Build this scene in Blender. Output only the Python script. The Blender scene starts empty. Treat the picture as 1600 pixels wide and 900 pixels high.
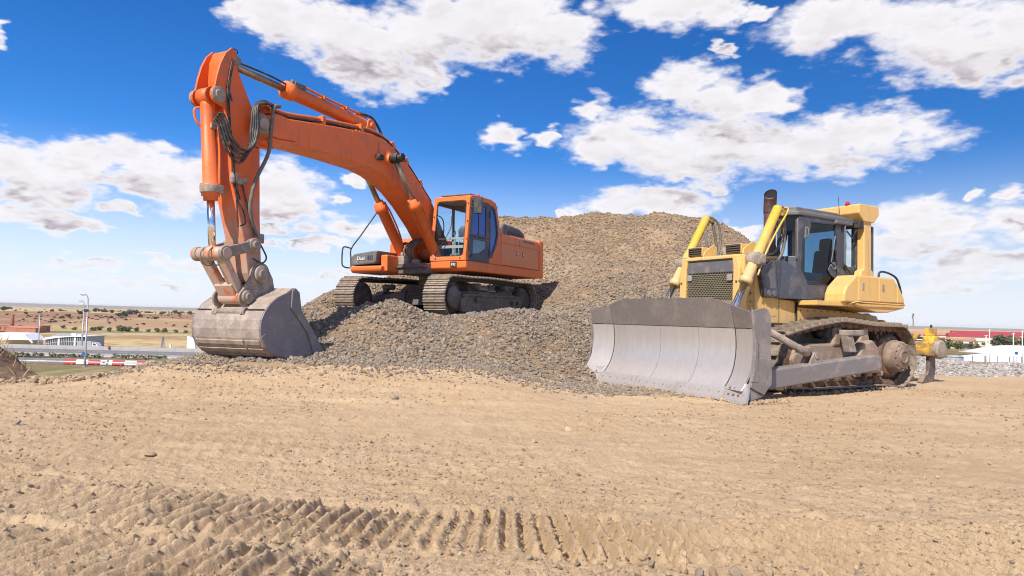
import bpy, math, random
import numpy as np
from mathutils import Vector, Matrix
R = math.radians
random.seed(7)
SC = bpy.context.scene
COL = SC.collection

# ---------------------------------------------------------------- camera
PITCH, ROLL, CAMH = math.atan(45.5/1067), R(1.4), 1.28
cam = bpy.data.cameras.new('camera')
cam.sensor_width = 36.0
cam.lens = 24.0
cam.clip_start, cam.clip_end = 0.05, 30000
camo = bpy.data.objects.new('camera', cam)
COL.objects.link(camo)
fw = Vector((0, math.cos(PITCH), math.sin(PITCH)))
r0 = Vector((1, 0, 0)); u0 = r0.cross(fw)
rt = r0*math.cos(ROLL)+u0*math.sin(ROLL); up = rt.cross(fw)
camo.matrix_world = Matrix(((rt.x, up.x, -fw.x, 0), (rt.y, up.y, -fw.y, 0), (rt.z, up.z, -fw.z, CAMH), (0, 0, 0, 1)))
SC.camera = camo
SC.cycles.pixel_filter_type = 'BLACKMAN_HARRIS'
SC.cycles.filter_width = 1.05

# ---------------------------------------------------------------- view, sun
SC.view_settings.view_transform = 'Standard'
SC.view_settings.look = 'None'
SC.view_settings.exposure = 0.88
SC.view_settings.gamma = 1.0
SC.view_settings.use_curve_mapping = False
SUN_AZ, SUN_EL = R(-150), R(44)                   # azimuth from +Y towards +X
S = Vector((math.sin(SUN_AZ)*math.cos(SUN_EL), math.cos(SUN_AZ)*math.cos(SUN_EL), math.sin(SUN_EL)))
sun = bpy.data.lights.new('sun', 'SUN')
sun.energy = 3.6
sun.angle = R(0.6)
sun.color = (1.0, 0.93, 0.83)
suno = bpy.data.objects.new('sun', sun)
suno.rotation_euler = S.to_track_quat('Z', 'Y').to_euler()
suno.location = (-20, -10, 25)
COL.objects.link(suno)

# ---------------------------------------------------------------- world: sky and clouds
W = bpy.data.worlds.new('World')
SC.world = W
W.use_nodes = True


class NT:
    """small helper to write node trees"""
    def __init__(s, tree):
        s.t = tree; s.n = tree.nodes; s.l = tree.links

    def new(s, typ, **kw):
        n = s.n.new(typ)
        for k, v in kw.items():
            setattr(n, k, v)
        return n

    def put(s, sock, v):
        if v is None:
            return
        if isinstance(v, bpy.types.NodeSocket):
            s.l.new(v, sock)
        else:
            sock.default_value = v

    def m(s, op, a, b=None, c=None, clamp=False):
        n = s.new('ShaderNodeMath', operation=op, use_clamp=clamp)
        s.put(n.inputs[0], a); s.put(n.inputs[1], b)
        if c is not None:
            s.put(n.inputs[2], c)
        return n.outputs[0]

    def vm(s, op, a, b=None, c=None, out=0):
        n = s.new('ShaderNodeVectorMath', operation=op)
        s.put(n.inputs[0], a); s.put(n.inputs[1], b)
        if c is not None:
            s.put(n.inputs[2], c)
        return n.outputs[out]

    def mix(s, f, a, b, blend='MIX'):
        n = s.new('ShaderNodeMix', data_type='RGBA', blend_type=blend)
        n.clamp_factor = True
        s.put(n.inputs[0], f); s.put(n.inputs[6], a); s.put(n.inputs[7], b)
        return n.outputs[2]

    def noise(s, vec, scale, detail=4, rough=0.55, dist=0.0, out=0):
        n = s.new('ShaderNodeTexNoise')
        s.put(n.inputs['Vector'], vec)
        n.inputs['Scale'].default_value = scale
        n.inputs['Detail'].default_value = detail
        n.inputs['Roughness'].default_value = rough
        n.inputs['Distortion'].default_value = dist
        return n.outputs[out]

    def step(s, v, lo, hi, a=0.0, b=1.0):
        n = s.new('ShaderNodeMapRange', interpolation_type='SMOOTHSTEP')
        s.put(n.inputs[0], v)
        n.inputs[1].default_value = lo; n.inputs[2].default_value = hi
        n.inputs[3].default_value = a; n.inputs[4].default_value = b
        return n.outputs[0]


def c4(c):
    return (c[0], c[1], c[2], 1.0)


# clouds: azimuth, elevation and half sizes in degrees
CLOUDS = [
    (-19.94, 22.46, 4.1, 1.69), (-13.39, 22.15, 7.2, 2.54), (-4.9, 23.29, 9.67, 2.89), (2.73, 23.27, 4.89, 2.58), (-11.71, 19.24, 3.65, 1.92),
    (-7.77, 20.02, 2.4, 1.45), (-22.81, 22.66, 1.39, 0.87), (-14.32, 19.71, 3.07, 1.18), (12.87, 24.48, 5.19, 1.8), (16.96, 24.03, 2, 1.11),
    (19.91, 23.59, 1.45, 0.44), (25.5, 22.36, 5.34, 1.81), (32.58, 20.15, 5.83, 3.09), (35.57, 17.55, 2.71, 1.43), (36.65, 19.17, 2.11, 2.38),
    (14.25, 18.67, 3.58, 1.73), (17.04, 17.06, 2.98, 2.17), (10.43, 14.37, 4.97, 2.63), (18.06, 14.09, 8.05, 2.84), (25.09, 13.76, 7.11, 2.11),
    (29.17, 14.15, 2.9, 1.62), (6.39, 17.29, 1.5, 1.1), (7, 13.64, 1.71, 1.23), (20.45, 17.53, 2.63, 1.32), (14.59, 12.39, 5.57, 1.21),
    (11.55, 9.89, 5.69, 1.55), (16.62, 11.01, 1.59, 0.6), (8.42, 9.23, 3.17, 0.94), (16.89, 21.31, 0.7, 0.55), (-0.97, 15, 1.84, 1.12),
    (2.4, 15.06, 1.19, 0.51), (-12.88, 10.91, 0.82, 0.41), (-14.85, 8.93, 0.71, 0.61), (5.2, 22.55, 0.54, 0.28), (-36.55, 9.74, 3.84, 1.61),
    (-33.25, 9.57, 3.4, 1.15), (-29.76, 10.94, 4.49, 1.18), (-28.02, 9.3, 4.21, 1.21), (-24.09, 9.48, 5.4, 2.02), (-20.38, 9.58, 4.27, 2.37),
    (-31.39, 11.3, 1.58, 0.45), (-18.41, 8.48, 2.43, 1.21), (-35.02, 7.57, 3.62, 0.96), (-30.33, 7.29, 0.88, 0.32), (-35.13, 5.94, 2.7, 0.79),
    (-32.9, 5.85, 1.98, 0.58), (-13.86, 6.62, 3.81, 0.88), (-15.83, 5.43, 1.99, 0.31), (-17.41, 5.24, 1.67, 0.26), (-14.99, 2.93, 3.26, 0.31),
    (-32.19, 2.91, 2.69, 0.36), (-25.84, 3.28, 2.39, 0.39), (-19.79, 6.77, 1.19, 0.35), (-27.37, 3.91, 1.27, 0.19), (-20.22, 5.59, 0.95, 0.2),
    (32.55, 7.56, 4.99, 1.44), (36.58, 7.53, 2.79, 1.29), (29.38, 5.62, 3.68, 0.84), (35.51, 4.55, 3.57, 0.87), (32.54, 3.72, 4.21, 0.54),
    (36.56, 3.23, 1.04, 0.43), (36.52, 9.33, 0.84, 0.55), (18.03, 7.24, 1.66, 0.66), (34.44, 9.42, 0.52, 0.31), (31.38, 2.58, 3.14, 0.37),
    (-37.66, 18.19, 0.68, 0.86), (-34.4, 1.67, 3.29, 0.4), (-28.54, 1.71, 4.97, 0.42), (-8.82, 11.42, 0.95, 0.31), (4.15, 8.94, 0.64, 0.26),
]
g = bpy.data.node_groups.new('cloud_field', 'ShaderNodeTree')
g.interface.new_socket('Dir', in_out='INPUT', socket_type='NodeSocketVector')
g.interface.new_socket('Density', in_out='OUTPUT', socket_type='NodeSocketFloat')
G = NT(g)
gi = G.new('NodeGroupInput'); go = G.new('NodeGroupOutput')
d = gi.outputs[0]
sx = G.new('ShaderNodeSeparateXYZ'); G.put(sx.inputs[0], d)
az = G.m('MULTIPLY', G.m('ARCTAN2', sx.outputs[0], sx.outputs[1]), 180/math.pi)
el = G.m('MULTIPLY', G.m('ARCSINE', sx.outputs[2]), 180/math.pi)
flat = G.vm('MULTIPLY', d, (1.0, 1.0, 2.2))
# warp the outlines so that no cloud keeps an elliptical edge
wz = G.new('ShaderNodeTexNoise'); G.put(wz.inputs['Vector'], flat)
wz.inputs['Scale'].default_value = 11; wz.inputs['Detail'].default_value = 3
wv = G.vm('MULTIPLY', G.vm('SUBTRACT', wz.outputs[1], (.5, .5, .5)), (4.5, 2.2, 0))
cx = G.new('ShaderNodeCombineXYZ'); G.put(cx.inputs[0], az); G.put(cx.inputs[1], el)
wz2 = G.new('ShaderNodeTexNoise'); G.put(wz2.inputs['Vector'], flat)
wz2.inputs['Scale'].default_value = 34; wz2.inputs['Detail'].default_value = 2
wv2 = G.vm('MULTIPLY', G.vm('SUBTRACT', wz2.outputs[1], (.5, .5, .5)), (3.2, 2.0, 0))
p = G.vm('ADD', G.vm('ADD', cx.outputs[0], wv), wv2)
best = None
for (a, e, ra, re) in CLOUDS:
    ra, re = ra*1.0+.15, re*1.0+.15
    q = G.vm('MULTIPLY_ADD', p, (1/ra, 1/re, 0), (-a/ra, -e/re, 0))
    ln = G.vm('LENGTH', q, out=1)
    # small clouds fade at the same angular rate as large ones
    best = ln if best is None else G.m('SMOOTH_MIN', best, ln, 0.22)
inside = G.m('SUBTRACT', 0.94, best)
# scattered cumulus everywhere outside the frame
gen = G.noise(G.vm('MULTIPLY', d, (1.0, 1.0, 2.0)), 3.1, 3, 0.5)
gen = G.m('MULTIPLY', G.m('SUBTRACT', gen, 0.56), 7.0)
outw = G.m('MAXIMUM', G.step(G.m('ABSOLUTE', az), 39, 50), G.step(el, 26, 34))
gen = G.m('SUBTRACT', G.m('MULTIPLY', gen, outw), G.m('MULTIPLY', G.m('SUBTRACT', 1.0, outw), 3.0))
inside = G.m('MAXIMUM', G.m('MAXIMUM', inside, -1.2), G.m('MINIMUM', gen, 0.9))
f1 = G.noise(flat, 15, 10, 0.54, 0.15)
f2 = G.noise(flat, 52, 6, 0.6, 0.4)
vo = G.new('ShaderNodeTexVoronoi', feature='F1'); vo.normalize = True
G.put(vo.inputs['Vector'], G.vm('ADD', flat, G.vm('MULTIPLY', G.vm('SUBTRACT', wz2.outputs[1], (.5, .5, .5)), (.02, .02, .02))))
vo.inputs['Scale'].default_value = 13; vo.inputs['Detail'].default_value = 3.0; vo.inputs['Roughness'].default_value = 0.55; vo.inputs['Lacunarity'].default_value = 2.3
bill = G.m('MULTIPLY', G.m('SUBTRACT', 0.36, vo.outputs['Distance']), 1.9)
fb = G.m('ADD', G.m('ADD', G.m('MULTIPLY', G.m('SUBTRACT', f1, 0.5), 1.35), bill), G.m('MULTIPLY', G.m('SUBTRACT', f2, 0.5), 0.45))
g.interface.new_socket('Body', in_out='OUTPUT', socket_type='NodeSocketFloat')
G.put(go.inputs[0], G.m('ADD', inside, fb))
G.put(go.inputs[1], G.m('ADD', inside, G.m('ADD', G.m('MULTIPLY', G.m('SUBTRACT', f1, 0.5), 0.9), G.m('MULTIPLY', bill, 0.6))))

w = NT(W.node_tree)
for n in list(w.n):
    w.n.remove(n)
sky = w.new('ShaderNodeTexSky', sky_type='NISHITA')
sky.sun_disc = False
sky.sun_elevation = SUN_EL
sky.sun_rotation = -SUN_AZ
sky.altitude = 700
sky.air_density = 1.0
sky.dust_density = 0.9
sky.ozone_density = 2.2
tc = w.new('ShaderNodeTexCoord')
D = tc.outputs['Generated']


def field(vec):
    n = w.new('ShaderNodeGroup'); n.node_tree = g
    w.put(n.inputs[0], vec)
    return n.outputs


f0 = field(D)
fu = field(w.vm('ADD', D, (-0.010, -0.010, 0.040)))
dens = f0[0]
alpha = w.step(dens, -0.16, 0.52)
wz0 = w.new('ShaderNodeSeparateXYZ'); w.put(wz0.inputs[0], D)
elz = wz0.outputs[2]
hs = w.new('ShaderNodeHueSaturation')
w.put(hs.inputs['Color'], sky.outputs[0])
hs.inputs['Saturation'].default_value = 1.35
hs.inputs['Value'].default_value = 1.0
skyc = w.mix(1.0, hs.outputs[0], (0.335, 0.55, 0.78, 1), 'MULTIPLY')
# pale air low down
pale = w.step(elz, -0.02, 0.24, 0.97, 0.0)
skyc = w.mix(pale, skyc, (5.0, 5.15, 5.6, 1))
# where there is more cloud above than here, the light is blocked: flat grey undersides and hollows
block = w.step(w.m('SUBTRACT', fu[1], f0[1]), -0.40, 0.30)
bil = w.noise(w.vm('MULTIPLY', D, (1, 1, 2.2)), 15, 4, 0.48, 0.2)
bil2 = w.noise(w.vm('MULTIPLY', w.vm('ADD', D, (-0.008, -0.003, 0.010)), (1, 1, 2.2)), 15, 4, 0.48, 0.2)
rel = w.step(w.m('SUBTRACT', bil2, bil), -0.10, 0.12)
thick = w.step(dens, 0.15, 0.95)
shade = w.m('MULTIPLY', thick, w.m('ADD', w.m('ADD', w.m('MULTIPLY', block, 0.72), w.m('MULTIPLY', rel, 0.15)), 0.16), clamp=True)
cr = w.new('ShaderNodeValToRGB'); w.put(cr.inputs[0], shade)
ce = cr.color_ramp.elements
ce[0].position = 0.05; ce[0].color = (1.0, 0.985, 0.995, 1)
ce[1].position = 0.95; ce[1].color = (0.42, 0.375, 0.41, 1)
for ps, cc_ in ((0.32, (0.86, 0.83, 0.845, 1)), (0.60, (0.68, 0.63, 0.66, 1))):
    q_ = ce.new(ps); q_.color = cc_
cloudc = w.vm('MULTIPLY', cr.outputs[0], (5.35, 5.3, 5.4))
thin = w.step(elz, 0.0, 0.12, 0.45, 0.98)
fin = w.mix(w.m('MULTIPLY', alpha, thin), skyc, cloudc)
bg = w.new('ShaderNodeBackground')
bg.inputs[1].default_value = 0.10
w.put(bg.inputs[0], fin)
wo = w.new('ShaderNodeOutputWorld')
w.l.new(bg.outputs[0], wo.inputs[0])

# ---------------------------------------------------------------- materials
MATS = {}


def mat(name, col, rough=0.6, metal=0.0, col2=None, amt=0.5, scale=4.0, bump=0.0, bscale=40.0, mudz=None, mud=(0.36, 0.28, 0.21),
        fine=0.0, dust=0.0, streak=0.0, spec=0.5, coat=0.0, stretch=None, rvar=0.15):
    """painted or bare surface: a base colour, patches of a second colour, grime, dust on upward faces, optional mud low down"""
    m_ = bpy.data.materials.new(name); m_.use_nodes = True
    t = NT(m_.node_tree)
    for n in list(t.n):
        t.n.remove(n)
    out = t.new('ShaderNodeOutputMaterial'); b = t.new('ShaderNodeBsdfPrincipled')
    t.l.new(b.outputs[0], out.inputs[0])
    co = t.new('ShaderNodeTexCoord').outputs['Object']
    vec = co if stretch is None else t.vm('MULTIPLY', co, stretch)
    c = c4(col)
    n1 = t.noise(vec, scale, 6, 0.65)
    if col2 is not None:
        f = t.step(n1, 0.62-amt*0.3, 0.78-amt*0.3)
        c = t.mix(t.m('MULTIPLY', f, min(1, amt*1.4)), c, c4(col2))
    if fine > 0:
        n2 = t.noise(vec, scale*14, 4, 0.7)
        k = t.step(n2, 0.3, 0.7, 1-fine, 1+fine)
        cc = t.new('ShaderNodeCombineColor')
        for i in range(3):
            t.put(cc.inputs[i], k)
        c = t.mix(1.0, c, cc.outputs[0], 'MULTIPLY')
    if streak > 0:
        n3 = t.noise(t.vm('MULTIPLY', co, (9.0, 9.0, .55)), 1.0, 5, .7)
        n4 = t.noise(co, 1.1, 3, .6)
        c = t.mix(t.m('MULTIPLY', t.m('MULTIPLY', t.step(n3, .50, .70), t.step(n4, .35, .6)), streak), c, (.12, .075, .045, 1))
        n5 = t.noise(co, 17, 4, .75)
        c = t.mix(t.m('MULTIPLY', t.step(n5, .68, .74), streak*1.5), c, (.10, .06, .045, 1))
    if mudz is not None:
        sz = t.new('ShaderNodeSeparateXYZ'); t.put(sz.inputs[0], co)
        zz = t.m('ADD', sz.outputs[2], t.m('MULTIPLY', t.m('SUBTRACT', t.noise(co, 5.0, 6, 0.7), 0.5), (mudz[1]-mudz[0])*1.5))
        f = t.step(zz, mudz[0], mudz[1], 1.0, 0.0)
        c = t.mix(t.m('MULTIPLY', f, 0.92), c, c4(mud))
    if dust > 0:
        gn = t.new('ShaderNodeNewGeometry')
        sn = t.new('ShaderNodeSeparateXYZ'); t.put(sn.inputs[0], gn.outputs['Normal'])
        f = t.m('MULTIPLY', t.step(sn.outputs[2], 0.3, 0.95), t.step(t.noise(co, 6, 5, 0.6), 0.25, 0.65))
        c = t.mix(t.m('MULTIPLY', f, dust), c, (0.40, 0.31, 0.22, 1))
    t.put(b.inputs['Base Color'], c)
    b.inputs['Metallic'].default_value = metal
    rr = t.m('ADD', rough, t.m('MULTIPLY', t.m('SUBTRACT', n1, 0.5), rvar*2), clamp=True)
    t.put(b.inputs['Roughness'], rr)
    b.inputs['Specular IOR Level'].default_value = spec
    b.inputs['Coat Weight'].default_value = coat
    if bump > 0:
        bp = t.new('ShaderNodeBump')
        bp.inputs['Strength'].default_value = bump
        bp.inputs['Distance'].default_value = 0.01
        t.put(bp.inputs['Height'], t.noise(vec, bscale, 5, 0.7))
        t.l.new(bp.outputs[0], b.inputs['Normal'])
    MATS[name] = m_
    return m_


def glass(name, tint, refl=0.12, rough=0.02):
    m_ = bpy.data.materials.new(name); m_.use_nodes = True
    t = NT(m_.node_tree)
    for n in list(t.n):
        t.n.remove(n)
    out = t.new('ShaderNodeOutputMaterial')
    tr = t.new('ShaderNodeBsdfTransparent'); tr.inputs[0].default_value = c4(tint)
    gl = t.new('ShaderNodeBsdfGlossy'); gl.inputs['Roughness'].default_value = rough
    fr = t.new('ShaderNodeLayerWeight'); fr.inputs[0].default_value = 0.5
    mx = t.new('ShaderNodeMixShader')
    t.put(mx.inputs[0], t.m('ADD', t.m('MULTIPLY', t.m('POWER', fr.outputs['Facing'], 4.0), 0.55), refl, clamp=True))
    t.l.new(tr.outputs[0], mx.inputs[1]); t.l.new(gl.outputs[0], mx.inputs[2])
    t.l.new(mx.outputs[0], out.inputs[0])
    MATS[name] = m_
    return m_


mat('orange_paint', (0.76, 0.155, 0.026), 0.48, col2=(0.60, 0.15, 0.045), amt=0.5, scale=2.6, bump=0.06, bscale=30, fine=0.10, dust=0.38, streak=0.38)
mat('orange_faded', (0.68, 0.22, 0.085), 0.52, streak=0.18, col2=(0.62, 0.18, 0.06), amt=0.4, scale=1.7, fine=0.05, dust=0.3)
mat('orange_stick', (0.72, 0.125, 0.02), 0.5, col2=(0.42, 0.15, 0.07), amt=0.45, scale=3.0, bump=0.1, bscale=30, fine=0.12, mudz=(0.9, 2.6), mud=(0.42, 0.31, 0.24), dust=0.3, streak=0.5)
mat('orange_link', (0.62, 0.14, 0.035), 0.55, col2=(0.44, 0.33, 0.26), amt=0.95, scale=4.0, bump=0.15, fine=0.15)
mat('mud_steel', (0.33, 0.27, 0.22), 0.85, col2=(0.22, 0.18, 0.155), amt=0.7, scale=5, bump=0.35, bscale=30, fine=0.2)
mat('bucket_shell', (0.27, 0.225, 0.20), 0.62, 0.15, col2=(0.40, 0.33, 0.28), amt=0.6, scale=4.5, bump=0.3, bscale=22, fine=0.22, dust=0.75)
mat('bucket_side', (0.185, 0.175, 0.19), 0.55, 0.25, col2=(0.27, 0.24, 0.23), amt=0.45, scale=2.8, bump=0.15, bscale=40, fine=0.12)  # shade of the bucket's side put into the colour: darker, bluer than the shell
mat('black_part', (0.022, 0.022, 0.024), 0.55, col2=(0.09, 0.075, 0.06), amt=0.5, scale=6, fine=0.1, dust=0.3)
mat('hose_rubber', (0.026, 0.026, 0.028), 0.5, col2=(0.12, 0.10, 0.085), amt=0.5, scale=9)
mat('hose_dusty', (0.13, 0.115, 0.10), 0.7, col2=(0.24, 0.2, 0.165), amt=0.5, scale=9)
mat('chrome', (0.78, 0.76, 0.74), 0.16, 1.0, col2=(0.5, 0.46, 0.42), amt=0.2, scale=3, rvar=0.06)
mat('worn_rod', (0.34, 0.27, 0.20), 0.38, 0.6, col2=(0.22, 0.16, 0.11), amt=0.5, scale=4)
mat('track_shoe', (0.20, 0.165, 0.135), 0.62, 0.25, col2=(0.31, 0.25, 0.195), amt=0.7, scale=7, bump=0.2, bscale=50, fine=0.15, dust=0.5)
mat('track_dark', (0.055, 0.045, 0.038), 0.7, 0.2, col2=(0.13, 0.10, 0.075), amt=0.6, scale=6, bump=0.2, fine=0.2, dust=0.6)
mat('frame_steel', (0.10, 0.085, 0.082), 0.6, 0.2, col2=(0.20, 0.15, 0.115), amt=0.6, scale=3.2, bump=0.15, fine=0.15, dust=0.8)
mat('navy_panel', (0.055, 0.060, 0.080), 0.5, streak=0.2, col2=(0.15, 0.135, 0.125), amt=0.45, scale=3.0, fine=0.1, dust=0.5)
mat('grey_cover', (0.115, 0.115, 0.125), 0.6, col2=(0.24, 0.21, 0.18), amt=0.4, scale=4, fine=0.1, dust=0.5)
mat('yellow_paint', (0.66, 0.40, 0.12), 0.5, streak=0.4, col2=(0.58, 0.36, 0.12), amt=0.45, scale=1.8, bump=0.06, fine=0.08, dust=0.3, mudz=(1.1, 1.75), mud=(0.50, 0.34, 0.17))
mat('yellow_top', (0.66, 0.41, 0.135), 0.48, streak=0.3, col2=(0.60, 0.41, 0.18), amt=0.5, scale=2.2, fine=0.08, dust=0.3)
mat('yellow_bright', (0.60, 0.385, 0.04), 0.45, streak=0.3, col2=(0.56, 0.41, 0.14), amt=0.5, scale=2.5, fine=0.06, mudz=(2.2, 3.05), mud=(0.56, 0.42, 0.22))
mat('yellow_muddy', (0.72, 0.42, 0.04), 0.6, col2=(0.28, 0.18, 0.08), amt=0.7, scale=3.2, bump=0.2, fine=0.2, mudz=(0.62, 0.84), mud=(0.18, 0.125, 0.085))
mat('blade_polished', (0.60, 0.565, 0.54), 0.36, 0.55, col2=(0.50, 0.455, 0.42), amt=0.4, scale=1.2, bump=0.03, bscale=60, fine=0.05, stretch=(1, 1.0, 0.14), rvar=0.1)
mat('blade_dark', (0.245, 0.22, 0.21), 0.5, 0.4, col2=(0.33, 0.28, 0.25), amt=0.45, scale=2.4, bump=0.08, fine=0.12, dust=0.3)  # shade under the forward-leaning blade top is put into this grey
mat('blade_edge', (0.46, 0.43, 0.41), 0.45, 0.4, col2=(0.38, 0.33, 0.30), amt=0.5, scale=3, bump=0.08, fine=0.1)
mat('blade_side', (0.20, 0.18, 0.175), 0.6, 0.1, col2=(0.32, 0.27, 0.24), amt=0.5, scale=3, fine=0.12, dust=0.3)
mat('mud_caked', (0.36, 0.265, 0.20), 0.95, col2=(0.27, 0.195, 0.145), amt=0.8, scale=5, bump=0.9, bscale=18, fine=0.2)
mat('link_rust', (0.23, 0.125, 0.075), 0.75, 0.1, col2=(0.11, 0.075, 0.055), amt=0.8, scale=8, bump=0.3, fine=0.2)
mat('rust_pipe', (0.125, 0.062, 0.056), 0.6, 0.3, col2=(0.055, 0.04, 0.042), amt=0.7, scale=3, fine=0.12)
mat('matt_black', (0.006, 0.006, 0.006), 0.9)  # near black, for the radiator core and the exhaust mouth
mat('seat_cloth', (0.035, 0.036, 0.042), 0.8)
mat('cab_inner', (0.26, 0.26, 0.265), 0.7)
mat('cab_pale', (0.34, 0.35, 0.34), 0.6)
mat('white_paint', (0.78, 0.78, 0.76), 0.5)
mat('red_lens', (0.55, 0.015, 0.01), 0.25)
mat('lamp_lens', (0.5, 0.5, 0.5), 0.1, 0.6)
mat('seam_dark', (0.02, 0.017, 0.015), 0.8)
mat('bolt_head', (0.16, 0.12, 0.09), 0.5, 0.5)
glass('windscreen', (0.93, 0.97, 0.975), 0.02)
mat('blue_glass', (0.028, 0.085, 0.36), 0.07, col2=(0.03, 0.10, 0.24), amt=0.5, scale=2.5, rvar=0.02)
glass('pale_glass', (0.55, 0.70, 0.78), 0.10)
glass('teal_glass', (0.35, 0.53, 0.65), 0.02)
mat('lower_glass', (0.09, 0.19, 0.28), 0.08, col2=(0.16, 0.26, 0.34), amt=0.5, scale=2.0, rvar=0.02)

# ---------------------------------------------------------------- mesh helpers


def arc(cx_, cz_, r, a0, a1, n):
    return [(cx_+r*math.cos(R(a0+(a1-a0)*i/n)), cz_+r*math.sin(R(a0+(a1-a0)*i/n))) for i in range(n+1)]


def smooth_path(pts, sub=6, closed=False):
    P = [Vector(q) for q in pts]
    n = len(P); out = []
    rng = range(n) if closed else range(n-1)
    for i in rng:
        p1, p2 = P[i], P[(i+1) % n]
        p0 = P[i-1] if (i > 0 or closed) else p1*2-p2
        p3 = P[(i+2) % n] if (i+2 < n or closed) else p2*2-p1
        for k in range(sub):
            t = k/sub
            out.append(0.5*((2*p1)+(p2-p0)*t+(2*p0-5*p1+4*p2-p3)*t*t+(3*p1-p0-3*p2+p3)*t**3))
    if not closed:
        out.append(P[-1])
    return out


class MB:
    def __init__(s):
        s.v = []; s.f = []; s.sm = []

    def add(s, vs, fs, smooth=False):
        o = len(s.v)
        s.v += [tuple(q) for q in vs]
        s.f += [tuple(i+o for i in f) for f in fs]
        s.sm += [smooth]*len(fs)
        return s

    def box(s, c, d, rot=None):
        vs = []
        for x in (-.5, .5):
            for y in (-.5, .5):
                for z in (-.5, .5):
                    q = Vector((x*d[0], y*d[1], z*d[2]))
                    if rot is not None:
                        q = rot @ q
                    vs.append(q+Vector(c))
        return s.add(vs, [(0, 1, 3, 2), (4, 6, 7, 5), (0, 4, 5, 1), (2, 3, 7, 6), (0, 2, 6, 4), (1, 5, 7, 3)])

    def span(s, x0, x1, y0, y1, z0, z1):
        return s.box(((x0+x1)/2, (y0+y1)/2, (z0+z1)/2), (abs(x1-x0), abs(y1-y0), abs(z1-z0)))

    def bar(s, p0, p1, w, h, up_=(0, 0, 1)):
        p0, p1 = Vector(p0), Vector(p1)
        x = (p1-p0).normalized(); y = Vector(up_).cross(x)
        if y.length < 1e-4:
            y = Vector((0, 1, 0)).cross(x)
        y.normalize(); z = x.cross(y)
        rot = Matrix((x, y, z)).transposed()
        return s.box((p0+p1)/2, ((p1-p0).length, w, h), rot)

    def rev(s, p0, axis, prof, n=20, cap=(True, True), smooth=True):
        """profile of (distance along axis, radius) turned round the axis"""
        a = Vector(axis).normalized()
        b = a.cross(Vector((0, 0, 1)))
        if b.length < 1e-3:
            b = a.cross(Vector((0, 1, 0)))
        b.normalize(); c = a.cross(b); p0 = Vector(p0)
        vs = []
        for (t, r) in prof:
            for k in range(n):
                w_ = 2*math.pi*k/n
                vs.append(p0+a*t+(b*math.cos(w_)+c*math.sin(w_))*r)
        fs = []
        for i in range(len(prof)-1):
            for k in range(n):
                fs.append((i*n+k, i*n+(k+1) % n, (i+1)*n+(k+1) % n, (i+1)*n+k))
        s.add(vs, fs, smooth)
        o = len(s.v)-len(vs)
        if cap[0] and prof[0][1] > 1e-4:
            s.f.append(tuple(o+k for k in reversed(range(n)))); s.sm.append(False)
        if cap[1] and prof[-1][1] > 1e-4:
            q = o+(len(prof)-1)*n
            s.f.append(tuple(q+k for k in range(n))); s.sm.append(False)
        return s

    def cyl(s, p0, p1, r0, r1=None, n=18):
        p0, p1 = Vector(p0), Vector(p1)
        return s.rev(p0, p1-p0, [(0, r0), ((p1-p0).length, r0 if r1 is None else r1)], n)

    def tube(s, pts, r, n=7, sub=6):
        P = smooth_path(pts, sub) if sub > 1 else [Vector(q) for q in pts]
        vs = []; m_ = len(P)
        t0 = (P[1]-P[0]).normalized()
        b = t0.cross(Vector((0, 0, 1)))
        if b.length < 1e-2:
            b = t0.cross(Vector((0, 1, 0)))
        b.normalize()
        for i in range(m_):
            t = (P[min(i+1, m_-1)]-P[max(i-1, 0)]).normalized()
            b = (b-t*b.dot(t)).normalized(); c = t.cross(b)
            for k in range(n):
                w_ = 2*math.pi*k/n
                vs.append(P[i]+(b*math.cos(w_)+c*math.sin(w_))*r)
        fs = [(i*n+k, i*n+(k+1) % n, (i+1)*n+(k+1) % n, (i+1)*n+k) for i in range(m_-1) for k in range(n)]
        s.add(vs, fs, True)
        o = len(s.v)-len(vs)
        s.f.append(tuple(o+k for k in reversed(range(n)))); s.sm.append(False)
        s.f.append(tuple(o+(m_-1)*n+k for k in range(n))); s.sm.append(False)
        return s

    def prism(s, poly, w0, w1, mp=None):
        """polygon in (u, v) pushed from w0 to w1; mp(u, v, w) gives the point (default: side view, u = X, v = Z, w = Y)"""
        mp = mp or (lambda u, v, w_: (u, w_, v))
        n = len(poly)
        ar = sum(poly[i][0]*poly[(i+1) % n][1]-poly[(i+1) % n][0]*poly[i][1] for i in range(n))
        if ar < 0:
            poly = poly[::-1]
        vs = [mp(u, v, w0) for u, v in poly]+[mp(u, v, w1) for u, v in poly]
        fs = [tuple(range(n)), tuple(range(2*n-1, n-1, -1))]
        fs += [(i, n+i, n+(i+1) % n, (i+1) % n) for i in range(n)]
        return s.add(vs, fs)

    def ring(s, outer, inner, w0, w1, mp=None):
        mp = mp or (lambda u, v, w_: (u, w_, v))
        n = len(outer)
        vs = [mp(u, v, w0) for u, v in outer]+[mp(u, v, w0) for u, v in inner]+[mp(u, v, w1) for u, v in outer]+[mp(u, v, w1) for u, v in inner]
        fs = []
        for i in range(n):
            j = (i+1) % n
            fs += [(i, j, n+j, n+i), (2*n+i, 3*n+i, 3*n+j, 2*n+j), (i, 2*n+i, 2*n+j, j), (n+i, n+j, 3*n+j, 3*n+i)]
        return s.add(vs, fs)

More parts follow.
